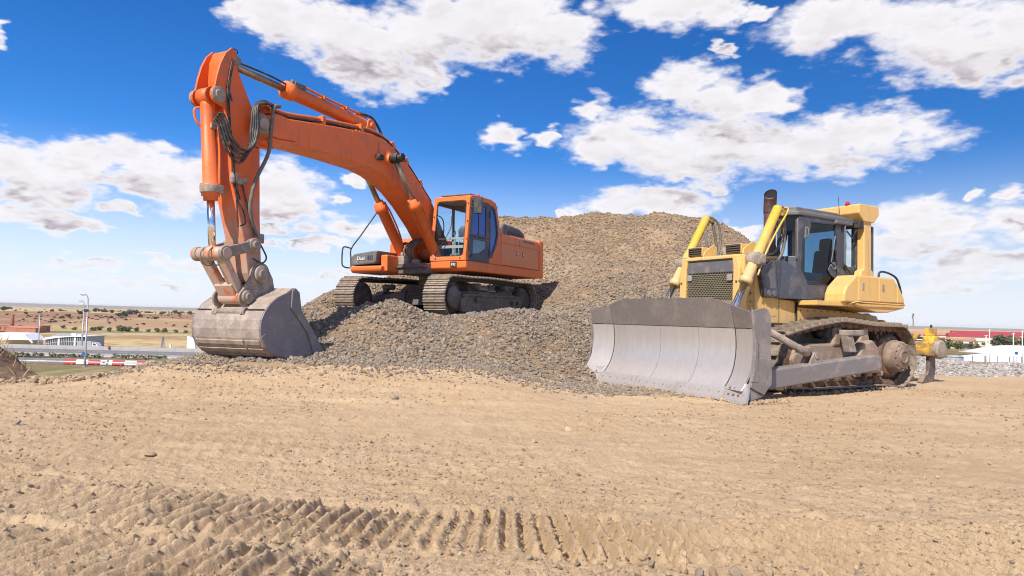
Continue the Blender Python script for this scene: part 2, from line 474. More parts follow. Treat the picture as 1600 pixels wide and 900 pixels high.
    def sheet(s, rows, thick, smooth=True):
        """grid of points thickened along thick (a vector)"""
        nr, nc = len(rows), len(rows[0]); t = Vector(thick)
        vs = [Vector(q) for r_ in rows for q in r_]+[Vector(q)+t for r_ in rows for q in r_]
        o = nr*nc; fs = []
        for i in range(nr-1):
            for j in range(nc-1):
                a, b, c, d_ = i*nc+j, i*nc+j+1, (i+1)*nc+j+1, (i+1)*nc+j
                fs += [(a, b, c, d_), (o+d_, o+c, o+b, o+a)]
        s.add(vs, fs, smooth)
        rim = [(j, j+1) for j in range(nc-1)]+[((nr-1)*nc+j+1, (nr-1)*nc+j) for j in range(nc-1)]
        rim += [((i+1)*nc, i*nc) for i in range(nr-1)]+[(i*nc+nc-1, (i+1)*nc+nc-1) for i in range(nr-1)]
        for a, b in rim:        # the rim has vertices of its own, so the faces shade cleanly
            s.add([vs[b], vs[a], vs[o+a], vs[o+b]], [(0, 1, 2, 3)])
        return s

    def mesh(s, name):
        me = bpy.data.meshes.new(name)
        me.from_pydata(s.v, [], s.f)
        me.polygons.foreach_set('use_smooth', s.sm)
        me.validate(); me.update()
        return me

    def build(s, name, material, parent=None, bevel=0.0, fix=True, seg=2):
        me = s.mesh(name)
        if fix:
            import bmesh
            bm = bmesh.new(); bm.from_mesh(me)
            bmesh.ops.recalc_face_normals(bm, faces=bm.faces)
            bm.to_mesh(me); bm.free()
        me.materials.append(MATS[material] if isinstance(material, str) else material)
        return link(name, me, parent, bevel, seg)


def link(name, me, parent=None, bevel=0.0, seg=2):
    o = bpy.data.objects.new(name, me)
    COL.objects.link(o)
    if parent is not None:
        o.parent = parent
    if bevel > 0:
        b = o.modifiers.new('bevel', 'BEVEL')
        b.width = bevel; b.segments = seg; b.limit_method = 'ANGLE'; b.angle_limit = R(38)
        b.harden_normals = False
    return o


def tag(o, label=None, cat=None, group=None, kind=None):
    if label:
        o['label'] = label
    if cat:
        o['category'] = cat
    if group:
        o['group'] = group
    if kind:
        o['kind'] = kind
    return o


def empty(name, loc, rot=(0, 0, 0)):
    o = bpy.data.objects.new(name, None)
    COL.objects.link(o)
    o.location = loc; o.rotation_euler = rot
    o.empty_display_size = 0.3
    return o


def copy_obj(o, parent, loc=None, rot=None, scale=None):
    c = o.copy(); COL.objects.link(c); c.parent = parent
    if loc is not None:
        c.location = loc
    if rot is not None:
        c.rotation_euler = rot
    if scale is not None:
        c.scale = scale
    return c

# ---------------------------------------------------------------- terrain heights
_T = np.random.RandomState(11).rand(512, 512)


def vn(x, y, o=0):
    """value noise, -0.5 .. 0.5"""
    x = np.asarray(x, float)+o*17.31; y = np.asarray(y, float)+o*41.77
    xi = np.floor(x).astype(int); yi = np.floor(y).astype(int)
    fx = x-xi; fy = y-yi
    fx = fx*fx*(3-2*fx); fy = fy*fy*(3-2*fy)
    a = _T[xi & 511, yi & 511]; b = _T[(xi+1) & 511, yi & 511]; c = _T[xi & 511, (yi+1) & 511]; d_ = _T[(xi+1) & 511, (yi+1) & 511]
    return a+(b-a)*fx+(c-a)*fy+(a-b-c+d_)*fx*fy-0.5


def fbm(x, y, o=0, octs=4, gain=0.5):
    s = 0; amp = 1; f = 1
    for k in range(octs):
        s = s+amp*vn(x*f, y*f, o+k); amp *= gain; f *= 2.03
    return s


def sst(t):
    t = np.clip(t, 0, 1)
    return t*t*(3-2*t)


def track_marks(x, y):
    """prints of a tracked machine that turned in the foreground"""
    h = 0
    for off, x0, x1, hw, pit, amp, ph in ((0, -9, 1.5, .40, .104, .072, 0), (-.84, -4.2, -.35, .38, .112, .068, .6), (.0, 1.2, 5.2, .56, .098, .060, .2)):
        yc = 4.10+.058*np.clip(-x, 0, 9)**2-.07*np.clip(x, 0, 5)+off
        v = y-yc
        shear = np.clip(-.16*x, -.35, .60)
        s = x-shear*v*1.1
        ph_ = s/pit+ph+.10*fbm(x*.9, y*1.6, 60, 2)+.05*fbm(x*7, y*7, 65, 2)
        saw = ph_-np.floor(ph_)
        rid = np.where(saw < .5, saw/.5, (1-saw)/.5)
        rid = np.clip(rid*1.35-.12, 0, 1)**1.3
        m = sst((hw-np.abs(v)+.09*fbm(x*3, y*3, 61, 3))/.09)*sst((x-x0)/.5)*sst((x1-x)/.5)
        m = m*(.55+.45*sst(.9+2.0*fbm(x*.9, y*.9, 62, 3)))*np.where(x < -1.2, 1.15, 1)
        rough = 1+.55*fbm(x*11, y*5, 63, 3)
        h = h+m*(amp*rid*rough-.022)
        # loose spoil squeezed up along the edges
        h = h+.030*np.exp(-((np.abs(v)-hw-.05)/.09)**2)*sst((x-x0)/.5)*sst((x1-x)/.5)*np.clip(.4+1.8*fbm(x*4, y*4, 64, 3), 0, 1.4)
    return h


def pad_edge(x):
    """distance at which the building pad ends"""
    left = 11.5+.42*(x+8.5)+.5*np.clip(x+6.6, 0, 20)**1.25*4.2
    return np.minimum(np.maximum(left, 9.0), np.where(x > 8, 22.5+.0*x, 44.0))


def ground_h(x, y, detail=True):
    r = np.hypot(x, y)
    rise = .40*sst((y-9.3)/3.4)*sst((1.5-x)/2.4)*sst((x+7.6)/1.9)
    h = rise+.05*fbm(x*.25, y*.25, 3, 3)*sst((r-2)/4)
    t = np.where(y > 2, y-pad_edge(x), r-46)
    t = t+.45*fbm(x*.5, y*.5, 9, 3)
    drop = np.where(t > 0, np.minimum(t*t*.22, t*.55), 0)
    h = h-np.minimum(drop, 10.5)
    if detail:
        near = sst((30-r)/12)
        h = h+near*(.018*fbm(x*2.2, y*2.2, 20, 3)+.018*fbm(x*8, y*8, 24, 3)+.024*np.clip(fbm(x*17, y*17, 28, 3, .65)-.08, 0, 1)+.010*fbm(x*55, y*55, 36, 2))
        # faint wheel and track scuffs running across the pad
        h = h+near*.020*fbm(x*.5-y*.3, (y+.12*x)*4.5, 33, 3)+near*sst((y-5.2)/.6)*.016*sst(-.1+2.6*fbm(x*.25, y*1.4, 37, 3))*np.abs(((x+.25*y+.12*fbm(x*1.5, y*1.5, 38, 2))/.15) % 1-.5)
        h = h+np.where(y < 6.6, track_marks(x, y), 0)
    return h


def grid_mesh(name, X, Y, Z):
    nr, nc = X.shape
    me = bpy.data.meshes.new(name)
    co = np.stack([X, Y, Z], -1).reshape(-1, 3).astype(np.float32)
    i = np.arange(nr*nc).reshape(nr, nc)
    q = np.stack([i[:-1, :-1], i[:-1, 1:], i[1:, 1:], i[1:, :-1]], -1).reshape(-1, 4)
    me.vertices.add(len(co)); me.vertices.foreach_set('co', co.ravel())
    me.loops.add(q.size); me.loops.foreach_set('vertex_index', q.ravel().astype(np.int32))
    me.polygons.add(len(q)); me.polygons.foreach_set('loop_start', (np.arange(len(q))*4).astype(np.int32))
    me.polygons.foreach_set('use_smooth', np.ones(len(q), bool))
    me.update(calc_edges=True)
    return me


def polar(rs, th):
    T, RR = np.meshgrid(th, rs)
    return RR*np.sin(T), RR*np.cos(T)


# ---- ground material: ochre dirt with stones trodden in
def dirt_material(name, stony=0.0):
    m_ = bpy.data.materials.new(name); m_.use_nodes = True
    t = NT(m_.node_tree); b = t.n['Principled BSDF']
    co = t.new('ShaderNodeTexCoord').outputs['Object']
    big = t.noise(co, .35, 4, .55); mid = t.noise(co, 2.3, 6, .65); fin = t.noise(co, 26, 6, .75); vf = t.noise(co, 95, 3, .7)
    c = t.mix(t.step(big, .35, .65), (.555, .40, .25, 1), (.505, .35, .205, 1))
    c = t.mix(t.m('MULTIPLY', t.step(mid, .45, .75), .6), c, (.60, .43, .265, 1))
    c = t.mix(t.m('MULTIPLY', t.step(mid, .50, .30), .35), c, (.40, .26, .15, 1))
    c = t.mix(t.m('MULTIPLY', t.step(fin, .52, .74), .60), c, (.66, .50, .335, 1))
    c = t.mix(t.m('MULTIPLY', t.step(fin, .44, .30), .60), c, (.27, .18, .11, 1))
    c = t.mix(t.m('MULTIPLY', t.step(vf, .58, .66), .60), c, (.27, .21, .155, 1))
    c = t.mix(t.m('MULTIPLY', t.step(vf, .42, .34), .45), c, (.70, .56, .40, 1))
    st = t.noise(t.vm('MULTIPLY', t.vm('ADD', co, t.vm('MULTIPLY', co, (0, 0, 0))), (.22, 2.4, .5)), 1.0, 6, .68)
    c = t.mix(t.m('MULTIPLY', t.step(st, .50, .72), .38), c, (.40, .265, .16, 1))
    c = t.mix(t.m('MULTIPLY', t.step(st, .46, .30), .35), c, (.64, .475, .31, 1))
    if stony:
        v1 = t.new('ShaderNodeTexVoronoi', feature='F1'); t.put(v1.inputs['Vector'], co)
        v1.inputs['Scale'].default_value = 11
        rp = t.new('ShaderNodeSeparateColor'); t.put(rp.inputs[0], v1.outputs['Color'])
        sc = t.mix(rp.outputs[0], (.20, .155, .11, 1), (.35, .27, .19, 1))
        sc = t.mix(t.step(v1.outputs['Distance'], .25, .55), sc, (.20, .135, .085, 1))
        patch = t.step(t.noise(co, .42, 5, .6), .36, .60)
        c = t.mix(t.m('MULTIPLY', t.m('ADD', t.m('MULTIPLY', patch, .4), .6), stony), c, sc)
    t.put(b.inputs['Base Color'], c)
    b.inputs['Roughness'].default_value = .95
    b.inputs['Specular IOR Level'].default_value = .15
    bp = t.new('ShaderNodeBump'); bp.inputs['Strength'].default_value = 1.0; bp.inputs['Distance'].default_value = .022
    t.put(bp.inputs['Height'], t.m('ADD', t.noise(co, 34, 6, .75), t.m('MULTIPLY', vf, .4)))
    t.l.new(bp.outputs[0], b.inputs['Normal'])
    MATS[name] = m_
    return m_


dirt_material('dirt')
dirt_material('heap_dirt', .92)

th = np.concatenate([np.linspace(-math.pi, R(-53), 60, endpoint=False), np.linspace(R(-53), R(53), 940, endpoint=False), np.linspace(R(53), math.pi, 61)])
rs = np.concatenate([np.geomspace(.4, 2.9, 14, endpoint=False), np.geomspace(2.9, 6.4, 250, endpoint=False), np.geomspace(6.4, 16, 170, endpoint=False), np.geomspace(16, 72, 60)])
X, Y = polar(rs, th)
me = grid_mesh('ground', X, Y, ground_h(X, Y))
me.materials.append(MATS['dirt'])
tag(link('ground', me), kind='structure')

# ---------------------------------------------------------------- plain, hillside and far hills


def plain_z(x, y):
    r = np.hypot(x, y)
    left = np.interp(r, [20, 60, 100, 152, 185, 300, 400, 620, 1500, 2300, 4500], [-8.2, -8.1, -8.3, -8.35, -9.6, -10.4, -10.9, -3.6, -2.0, -7, -9])
    right = np.interp(r, [20, 40, 60, 85, 150, 200, 350, 620, 1500, 2300, 4500], [-.75, -1.25, -1.75, -2.95, -3.0, -3.8, -6.3, -5.5, -1.0, -5, -9])
    w_ = sst((np.arctan2(x, y)+.15)/.45)
    w_ = np.where(y < 0, np.where(x > 0, 1, 0), w_)
    z = left*(1-w_)+right*w_
    hill = sst((r-400)/150)
    z = z+hill*(1.5*fbm(x*.012, y*.008, 70, 4)+3.0*vn(x*.0022, y*.002, 75)*sst((r-620)/500))
    z = z+.35*fbm(x*.06, y*.06, 80, 3)*sst((r-25)/30)*np.where((r > 105) & (r < 160), .15, 1)
    return z


def land_material(name, zones, patches=0.0, orange=0.0):
    """zones: (distance, colour) stops blended with noise"""
    m_ = bpy.data.materials.new(name); m_.use_nodes = True
    t = NT(m_.node_tree); b = t.n['Principled BSDF']
    co = t.new('ShaderNodeTexCoord').outputs['Object']
    fl = t.vm('MULTIPLY', co, (1, 1, 0))
    dist = t.vm('LENGTH', fl, out=1)
    nz = t.m('ADD', t.m('MULTIPLY', t.noise(t.vm('MULTIPLY', fl, (1, .35, 0)), .02, 6, .65), .6), t.m('MULTIPLY', t.noise(fl, .008, 3, .6), .4))
    dd = t.m('MULTIPLY', dist, t.m('ADD', .74, t.m('MULTIPLY', nz, .52)))
    c = c4(zones[0][1])
    for (lo, hi, col) in [(z[0], z[0]*1.06, z[1]) for z in zones[1:]]:
        c = t.mix(t.step(dd, lo, hi), c, c4(col))
    n2 = t.noise(fl, .11, 6, .7)
    c = t.mix(t.m('MULTIPLY', t.step(n2, .50, .62), .62), c, (.13, .10, .055, 1))
    n4 = t.noise(t.vm('MULTIPLY', fl, (1, .3, 0)), .05, 6, .7)
    c = t.mix(t.m('MULTIPLY', t.step(n4, .5, .66), .6), c, (.47, .35, .21, 1))
    n3 = t.noise(fl, .45, 5, .7)
    c = t.mix(t.m('MULTIPLY', t.step(n3, .5, .75), .45), c, (.50, .39, .24, 1))
    if patches:
        v = t.new('ShaderNodeTexVoronoi'); t.put(v.inputs['Vector'], t.vm('MULTIPLY', fl, (.006, .010, 0)))
        v.inputs['Scale'].default_value = 1.6
        sp = t.new('ShaderNodeSeparateColor'); t.put(sp.inputs[0], v.outputs['Color'])
        c = t.mix(t.m('MULTIPLY', t.step(sp.outputs[0], .55, .6), patches), c, (.30, .155, .085, 1))
        c = t.mix(t.m('MULTIPLY', t.step(sp.outputs[1], .6, .64), patches), c, (.52, .41, .23, 1))
    t.put(b.inputs['Base Color'], c)
    b.inputs['Roughness'].default_value = .95
    b.inputs['Specular IOR Level'].default_value = .1
    MATS[name] = m_
    return m_


land_material('plain_land', [(0, (.26, .185, .10)), (62, (.20, .165, .075)), (88, (.28, .195, .105)), (102, (.165, .15, .062)), (125, (.20, .15, .08)), (170, (.42, .31, .16)), (215, (.50, .37, .19)), (290, (.36, .22, .11)), (330, (.46, .35, .18)), (370, (.17, .17, .07))], .0)
land_material('hill_land', [(0, (.40, .29, .155)), (430, (.30, .165, .105)), (560, (.27, .155, .105)), (640, (.52, .40, .20)), (1000, (.50, .39, .21)), (1350, (.33, .22, .15)), (1800, (.30, .25, .16))], .45)
land_material('far_land', [(0, (.22, .19, .15)), (6500, (.30, .25, .18))], .0)
tl = np.concatenate([np.linspace(-math.pi, R(-60), 40, endpoint=False), np.linspace(R(-60), R(60), 420, endpoint=False), np.linspace(R(60), math.pi, 41)])
for nm, rr, mt in (('plain', np.geomspace(21, 400, 130), 'plain_land'), ('hillside', np.geomspace(400, 4600, 150), 'hill_land')):
    X, Y = polar(rr, tl)
    me = grid_mesh(nm, X, Y, plain_z(X, Y))
    me.materials.append(MATS[mt])
    tag(link(nm, me), kind='structure')
rr = np.linspace(4600, 8200, 40)
X, Y = polar(rr, tl)
T_ = np.arctan2(X, Y)
ridge = np.interp(np.degrees(T_), [-180, -60, -37, -30, -20, 0, 20, 34, 60, 180], [8, 16, 17, 15, 9, 8, 9, 7, 10, 8])
Z = -9+(ridge+9+3.2*fbm(X*.0016, Y*.0016, 90, 4))*np.exp(-((np.hypot(X, Y)-6300)/1100)**2)
me = grid_mesh('hills', X, Y, Z)
me.materials.append(MATS['far_land'])
tag(link('hills', me), kind='structure')

# ---------------------------------------------------------------- the gravel heap
HP = np.array([
    (-0.45, 27.0, 5.22), (1.21, 27.0, 5.11), (3.24, 27.0, 5.44), (5.27, 27.0, 5.44), (7.17, 26.5, 5.29), (8.51, 26.0, 4.73), (9.2, 25.5, 4.06), (10.08, 25.0, 3.2), (11.04, 24.0, 2.01), (11.87, 23.0, 1.04), (12.39, 22.0, 0.3),
    (-2.03, 26.5, 3.98), (-3.3, 25.0, 2.97), (-3.31, 22.0, 2.51), (-4.04, 20.5, 2.23), (-4.36, 19.0, 1.89), (-4.58, 17.5, 1.57), (-4.72, 16.3, 1.39), (-4.8, 15.6, 1.26), (-4.99, 14.5, 0.89), (-5.27, 13.2, 0.58), (-5.7, 12.7, 0.40), (-6.2, 12.3, 0.30),
    (-3.78, 15.9, 1.10), (-1.65, 16.2, 1.15), (-0.8, 17.5, 1.22), (0.68, 20.2, 1.38), (-2.59, 15.3, 1.58), (-2.94, 14.9, 1.45), (-3.17, 14.2, 1.14), (-2.05, 15.1, 1.24), (-1.37, 14.9, 1.04), (-0.54, 14.9, 1.36), (0.02, 14.9, 1.22), (0.66, 16.5, 1.37), (0.18, 17.0, 1.30),
    (-3.52, 12.7, 0.43), (-2.81, 12.7, 0.42), (-2.1, 12.7, 0.41), (-1.16, 12.8, 0.39), (-0.21, 13.0, 0.37), (0.53, 13.2, 0.31), (1.29, 13.4, 0.13), (1.66, 13.3, 0.02),
    (-2.54, 13.7, 0.9), (-3.35, 13.9, 0.81), (-1.26, 13.8, 0.74), (-0.23, 13.9, 0.83), (0.71, 14.6, 0.83), (1.47, 15.4, 0.82), (1.36, 18.0, 1.41), (1.92, 20.5, 2.2), (2.18, 23.5, 3.44), (4.3, 23.0, 3.45), (3.62, 19.3, 2.01), (3.11, 16.9, 0.85), (6.03, 23.0, 3.49), (7.54, 23.0, 3.09), (6.73, 20.5, 1.93), (7.14, 19.0, 0.95), (9.02, 20.0, 0.67), (1.23, 22.0, 2.46), (1.35, 24.5, 3.74),
    (-1.84, 18.55, 1.15), (.36, 20.0, 1.25), (-1.96, 21.2, 1.25), (-3.9, 17.2, 1.2), (-2.7, 19.6, 1.22), (-.5, 19.3, 1.25), (-.6, 22.3, 1.9), (-1.3, 24, 2.7), (.4, 23.5, 2.9),
    (-6.7, 13.2, 0.0), (-6.5, 15, .3), (-6.4, 17, .3), (-6.8, 20, .4), (-6.6, 23, .6), (-5, 27, 1.5), (-1.5, 31, 2.6), (4, 33, 3), (9, 31, 2), (13.2, 27, -.2), (13.8, 22, -.3), (12.4, 19.6, -.1), (9.6, 17.8, -.03), (7.8, 17.2, -.04), (5.4, 16.3, -.03), (3.2, 15.2, -.04), (2.1, 13.6, -.06), (1.2, 12.7, .06), (0, 12.2, .22), (-2, 12.1, .31), (-4, 12.1, .31), (-5.4, 12.2, .30), (-8, 14, -.9), (-8, 19, -1.2), (0, 36, .5), (8, 36, .5)])


def tps_fit(P, lam=0.01):
    d2 = ((P[:, None, :2]-P[None, :, :2])**2).sum(-1)
    K = .5*d2*np.log(d2+1e-12)+lam*np.eye(len(P))
    A = np.concatenate([np.ones((len(P), 1)), P[:, :2]], 1)
    M_ = np.block([[K, A], [A.T, np.zeros((3, 3))]])
    return np.linalg.solve(M_, np.concatenate([P[:, 2], np.zeros(3)]))


TW = tps_fit(HP)


def heap_h(x, y, detail=True):
    z = TW[-3]+TW[-2]*x+TW[-1]*y
    for k in range(len(HP)):
        d2 = (x-HP[k, 0])**2+(y-HP[k, 1])**2
        z = z+TW[k]*.5*d2*np.log(d2+1e-12)
    if detail:
        z = z+.22*fbm(x*.8, y*.8, 40, 4)+.12*fbm(x*3.0, y*3.0, 44, 3)-.16*np.abs(fbm(x*.55+y*.12, y*.16, 47, 3))*sst((z-1.2)/1.5)
        # no gravel pushed up through the crawler tracks
        c, s = -.452, -.892
        lx = (x+1.84)*c+(y-18.55)*s; ly = -(x+1.84)*s+(y-18.55)*c
        on = sst((2.55-np.abs(lx))/.2)*sst((1.66-np.abs(ly))/.15)
        z = z*(1-on)+np.minimum(z, 1.23+.06*fbm(x*3, y*3, 49, 2))*on
    return z


gx = np.arange(-8.2, 14, .075); gy = np.arange(11.8, 36, .1)
X, Y = np.meshgrid(gx, gy)
Zg = ground_h(X, Y, False)
Z = heap_h(X, Y)
Z = np.where(Z < Zg-.02, np.minimum(Z, Zg-.25), Z)
edge = np.minimum.reduce([X-gx[0], gx[-1]-X, Y-gy[0], gy[-1]-Y])
Z = np.where(edge < .05, Zg-.6, Z)
me = grid_mesh('gravel_heap', X, Y, Z)
me.materials.append(MATS['heap_dirt'])
heap = tag(link('gravel_heap', me), 'tall brown heap of crushed stone rising behind and under the orange excavator', 'gravel heap')

# ---- stones


def stone_material(name, cols, bump=.5, clay=False):
    m_ = bpy.data.materials.new(name); m_.use_nodes = True
    t = NT(m_.node_tree); b = t.n['Principled BSDF']
    oi = t.new('ShaderNodeObjectInfo')
    rp = t.new('ShaderNodeValToRGB'); t.put(rp.inputs[0], oi.outputs['Random'])
    els = rp.color_ramp.elements
    while len(els) < len(cols):
        els.new(.5)
    for i, c in enumerate(cols):
        els[i].position = i/(len(cols)-1); els[i].color = c4(c)
    co = t.new('ShaderNodeTexCoord').outputs['Object']
    n1 = t.noise(co, 2.2, 5, .7)
    c = t.mix(t.m('MULTIPLY', t.step(n1, .45, .7), .5), rp.outputs[0], (.42, .31, .20, 1))
    if clay:
        lz = t.new('ShaderNodeSeparateXYZ'); t.put(lz.inputs[0], oi.outputs['Location'])
        k = t.m('ADD', lz.outputs[2], t.m('MULTIPLY', t.m('SUBTRACT', t.noise(oi.outputs['Location'], .35, 4, .6), .5), 9.0))
        c = t.mix(t.step(k, 1.6, 6.0, 0.0, .50), c, (.33, .22, .125, 1))
    t.put(b.inputs['Base Color'], c)
    b.inputs['Roughness'].default_value = .9
    b.inputs['Specular IOR Level'].default_value = .25
    bp = t.new('ShaderNodeBump'); bp.inputs['Strength'].default_value = bump; bp.inputs['Distance'].default_value = .1
    t.put(bp.inputs['Height'], t.noise(co, 5, 5, .7)); t.l.new(bp.outputs[0], b.inputs['Normal'])
    MATS[name] = m_
    return m_


stone_material('gravel_stone', [(.165, .14, .12), (.30, .24, .18), (.215, .183, .15), (.275, .235, .195), (.355, .29, .225), (.245, .19, .14), (.185, .168, .15), (.40, .33, .26)], clay=True)
stone_material('grey_stone', [(.26, .25, .25), (.42, .40, .385), (.33, .31, .30), (.52, .49, .455), (.22, .21, .215), (.46, .41, .36)])
stone_material('dirt_stone', [(.46, .32, .19), (.33, .245, .165), (.50, .36, .22), (.42, .30, .185), (.27, .215, .165), (.48, .36, .235), (.53, .40, .26)])


def stone_mesh(name, seed, material, sub=1):
    import bmesh
    bm = bmesh.new()
    bmesh.ops.create_icosphere(bm, subdivisions=sub, radius=.5)
    rg = np.random.RandomState(seed)
    ax = Vector((1, .62+.4*rg.rand(), .45+.3*rg.rand()))
    pl = [(Vector(rg.randn(3)).normalized(), .30+.14*rg.rand()) for _ in range(7)]
    for v in bm.verts:
        q = v.co.copy()
        for n_, d_ in pl:      # cut flat faces, as crushed rock has
            k = q.dot(n_)-d_
            if k > 0:
                q -= n_*k
        q += Vector(rg.randn(3))*.03
        v.co = Vector((q.x*ax.x, q.y*ax.y, q.z*ax.z))
    me_ = bpy.data.meshes.new(name)
    bm.to_mesh(me_); bm.free()
    me_.materials.append(MATS[material])
    return me_


def stone_kinds(prefix, material, n=6):
    c = bpy.data.collections.new(prefix)
    for i in range(n):
        c.objects.link(bpy.data.objects.new(prefix, stone_mesh(prefix, 100+i, material)))
    return c


def scatter(name, pts, scl, rot, kinds, parent=None):
    """one object of loose pieces too many to count: instances on the points of a mesh"""
    me_ = bpy.data.meshes.new(name)
    me_.vertices.add(len(pts)); me_.vertices.foreach_set('co', np.asarray(pts, np.float32).ravel())
    a = me_.attributes.new('scl', 'FLOAT_VECTOR', 'POINT'); a.data.foreach_set('vector', np.asarray(scl, np.float32).ravel())
    a = me_.attributes.new('rot', 'FLOAT_VECTOR', 'POINT'); a.data.foreach_set('vector', np.asarray(rot, np.float32).ravel())
    me_.update()
    ng = bpy.data.node_groups.new(name, 'GeometryNodeTree')
    ng.interface.new_socket('Geometry', in_out='INPUT', socket_type='NodeSocketGeometry')
    ng.interface.new_socket('Geometry', in_out='OUTPUT', socket_type='NodeSocketGeometry')
    N = ng.nodes; L = ng.links
    i_ = N.new('NodeGroupInput'); o_ = N.new('NodeGroupOutput')
    ci = N.new('GeometryNodeCollectionInfo'); ci.inputs['Collection'].default_value = kinds
    ci.inputs['Separate Children'].default_value = True; ci.inputs['Reset Children'].default_value = True
    ip = N.new('GeometryNodeInstanceOnPoints'); ip.inputs['Pick Instance'].default_value = True
    na = N.new('GeometryNodeInputNamedAttribute'); na.data_type = 'FLOAT_VECTOR'; na.inputs['Name'].default_value = 'scl'
    nb = N.new('GeometryNodeInputNamedAttribute'); nb.data_type = 'FLOAT_VECTOR'; nb.inputs['Name'].default_value = 'rot'
    er = N.new('FunctionNodeEulerToRotation')
    L.new(i_.outputs[0], ip.inputs['Points']); L.new(ci.outputs[0], ip.inputs['Instance'])
    L.new(na.outputs['Attribute'], ip.inputs['Scale'])
    L.new(nb.outputs['Attribute'], er.inputs[0]); L.new(er.outputs[0], ip.inputs['Rotation'])
    L.new(ip.outputs[0], o_.inputs[0])
    o = link(name, me_, parent)
    md = o.modifiers.new('stones', 'NODES'); md.node_group = ng
    tag(o, kind='stuff')
    return o


RG = np.random.RandomState(5)


def rnd_rot(n):
    return RG.rand(n, 3)*np.array([1.8, 1.8, 6.283])-np.array([.9, .9, 0])


def sizes(n, lo, hi, p=2.2):
    s = lo+(hi-lo)*RG.rand(n)**p
    return s[:, None]*(.8+.4*RG.rand(n, 3))


gk = stone_kinds('gravel_stone', 'gravel_stone', 7)
n = 260000
x = RG.uniform(-6.6, 12.6, n); y = 12.0+17.0*RG.rand(n)**1.15
z = heap_h(x, y); zg = ground_h(x, y, False)
# bare dirt shows in patches on the upper heap
bare = fbm(x*.35, y*.35, 51, 4)
keep = (z > zg-.01) & (RG.rand(n) < np.clip(.80-1.5*bare-.035*(y-21), .25, 1))
x, y, z = x[keep], y[keep], z[keep]
s = sizes(len(x), .028, .13, 3.4)*(1+.012*(y[:, None]-13))
scatter('heap_gravel', np.stack([x, y, z+.10*s[:, 0]], 1), s, rnd_rot(len(x)), gk, heap)
n = 700
x = RG.uniform(-5.6, 8, n); y = 12.3+9*RG.rand(n)**2.0
z = heap_h(x, y)
keep = z > ground_h(x, y, False)+.02
x, y, z = x[keep], y[keep], z[keep]
s = sizes(len(x), .10, .24, 3.0)
scatter('heap_rocks', np.stack([x, y, z+.05*s[:, 0]], 1), s, rnd_rot(len(x)), gk, heap)

# gravel that has run out over the dirt at the foot of the heap
n = 42000
x = RG.uniform(-6.9, 3.2, n); y = RG.normal(11.9, 1.2, n)
fall = np.clip((y-10.7)/2.0, 0, 1)*np.clip(1.1+fbm(x*.6, y*.6, 55, 3)*1.6-np.clip(x-.5, 0, 3)*.3, 0, 1)
zg = ground_h(x, y)
keep = (RG.rand(n) < fall*fall) & (heap_h(x, y, False) < zg+.05) & (y < 14) & (y > 9.3)
x, y, zg = x[keep], y[keep], zg[keep]
scatter('spilled_gravel', np.stack([x, y, zg+.008], 1), sizes(len(x), .022, .10, 3), rnd_rot(len(x)), gk)

# pebbles and clods over the bare dirt: denser in the track prints
dk = stone_kinds('dirt_clod', 'dirt_stone', 6)
n = 150000
r_ = 2.9+14*RG.rand(n)**1.5; a_ = RG.uniform(R(-46), R(46), n)
x = r_*np.sin(a_); y = r_*np.cos(a_)
den = np.where(y < 5.6, .75, .42)+1.1*fbm(x*.7, y*.7, 58, 3)
den = den*np.where((y < 5.6) & (x < -1.5), .55, 1)
keep = (RG.rand(n) < den) & (y < 17.5) & (y < pad_edge(x)+1) & ((heap_h(x, y, False) < ground_h(x, y, False)+.05) | (y < 12))
x, y = x[keep], y[keep]
s = sizes(len(x), .005, .036, 6.5)*(.75+.07*np.hypot(x, y)[:, None])
scatter('pebbles', np.stack([x, y, ground_h(x, y)+s[:, 2]*.12], 1), s, rnd_rot(len(x)), dk)
# rubble raked up at the bottom edge of the view
n = 2600
x = RG.uniform(-1.0, 4.2, n); y = 3.62-.04*x+RG.normal(0, .18, n)
keep = RG.rand(n) < np.clip(.3+1.8*fbm(x*1.2, y*1.2, 59, 3), .05, 1)
x, y = x[keep], y[keep]
s = sizes(len(x), .012, .06, 3)
scatter('rubble', np.stack([x, y, ground_h(x, y)+s[:, 2]*.2], 1), s, rnd_rot(len(x)), dk)

n = 9000
x = RG.uniform(-12, -5.2, n)
y = pad_edge(x)+RG.normal(.2, .55, n)
z = ground_h(x, y)
keep = RG.rand(n) < np.clip(.45+1.4*fbm(x*1.1, y*1.1, 57, 3), .05, 1)
x, y, z = x[keep], y[keep], z[keep]
s = sizes(len(x), .03, .17, 3.2)
scatter('rim_rubble', np.stack([x, y, z+.2*s[:, 2]], 1), s, rnd_rot(len(x)), dk)

# soil thrown up round the bulldozer's tracks and along its blade
n = 2600
t_ = RG.rand(n); k = RG.randint(0, 3, n)
lx = np.where(k == 0, -2.6+4.2*t_, np.where(k == 1, 3.45+RG.normal(0, .12, n), 2.6+.9*t_)); ly = np.where(k == 0, 1.42+RG.normal(0, .10, n), np.where(k == 1, -2.2+4.5*t_, 2.15+RG.normal(0, .08, n)))
c_, s_ = math.cos(3.6855), math.sin(3.6855)
x = 5.668+lx*c_-ly*s_; y = 14.425+lx*s_+ly*c_
s = sizes(len(x), .015, .10, 3.0)
scatter('track_spoil', np.stack([x, y, ground_h(x, y)+.2*s[:, 2]], 1), s, rnd_rot(len(x)), dk)

# ================================================================ roads and the low country on the left
def flat_mat(name, col, rough=.8, col2=None, amt=.5, scale=.4, metal=0.0, fine=.08, bump=0.0):
    return mat(name, col, rough, metal, col2=col2, amt=amt, scale=scale, fine=fine, bump=bump)


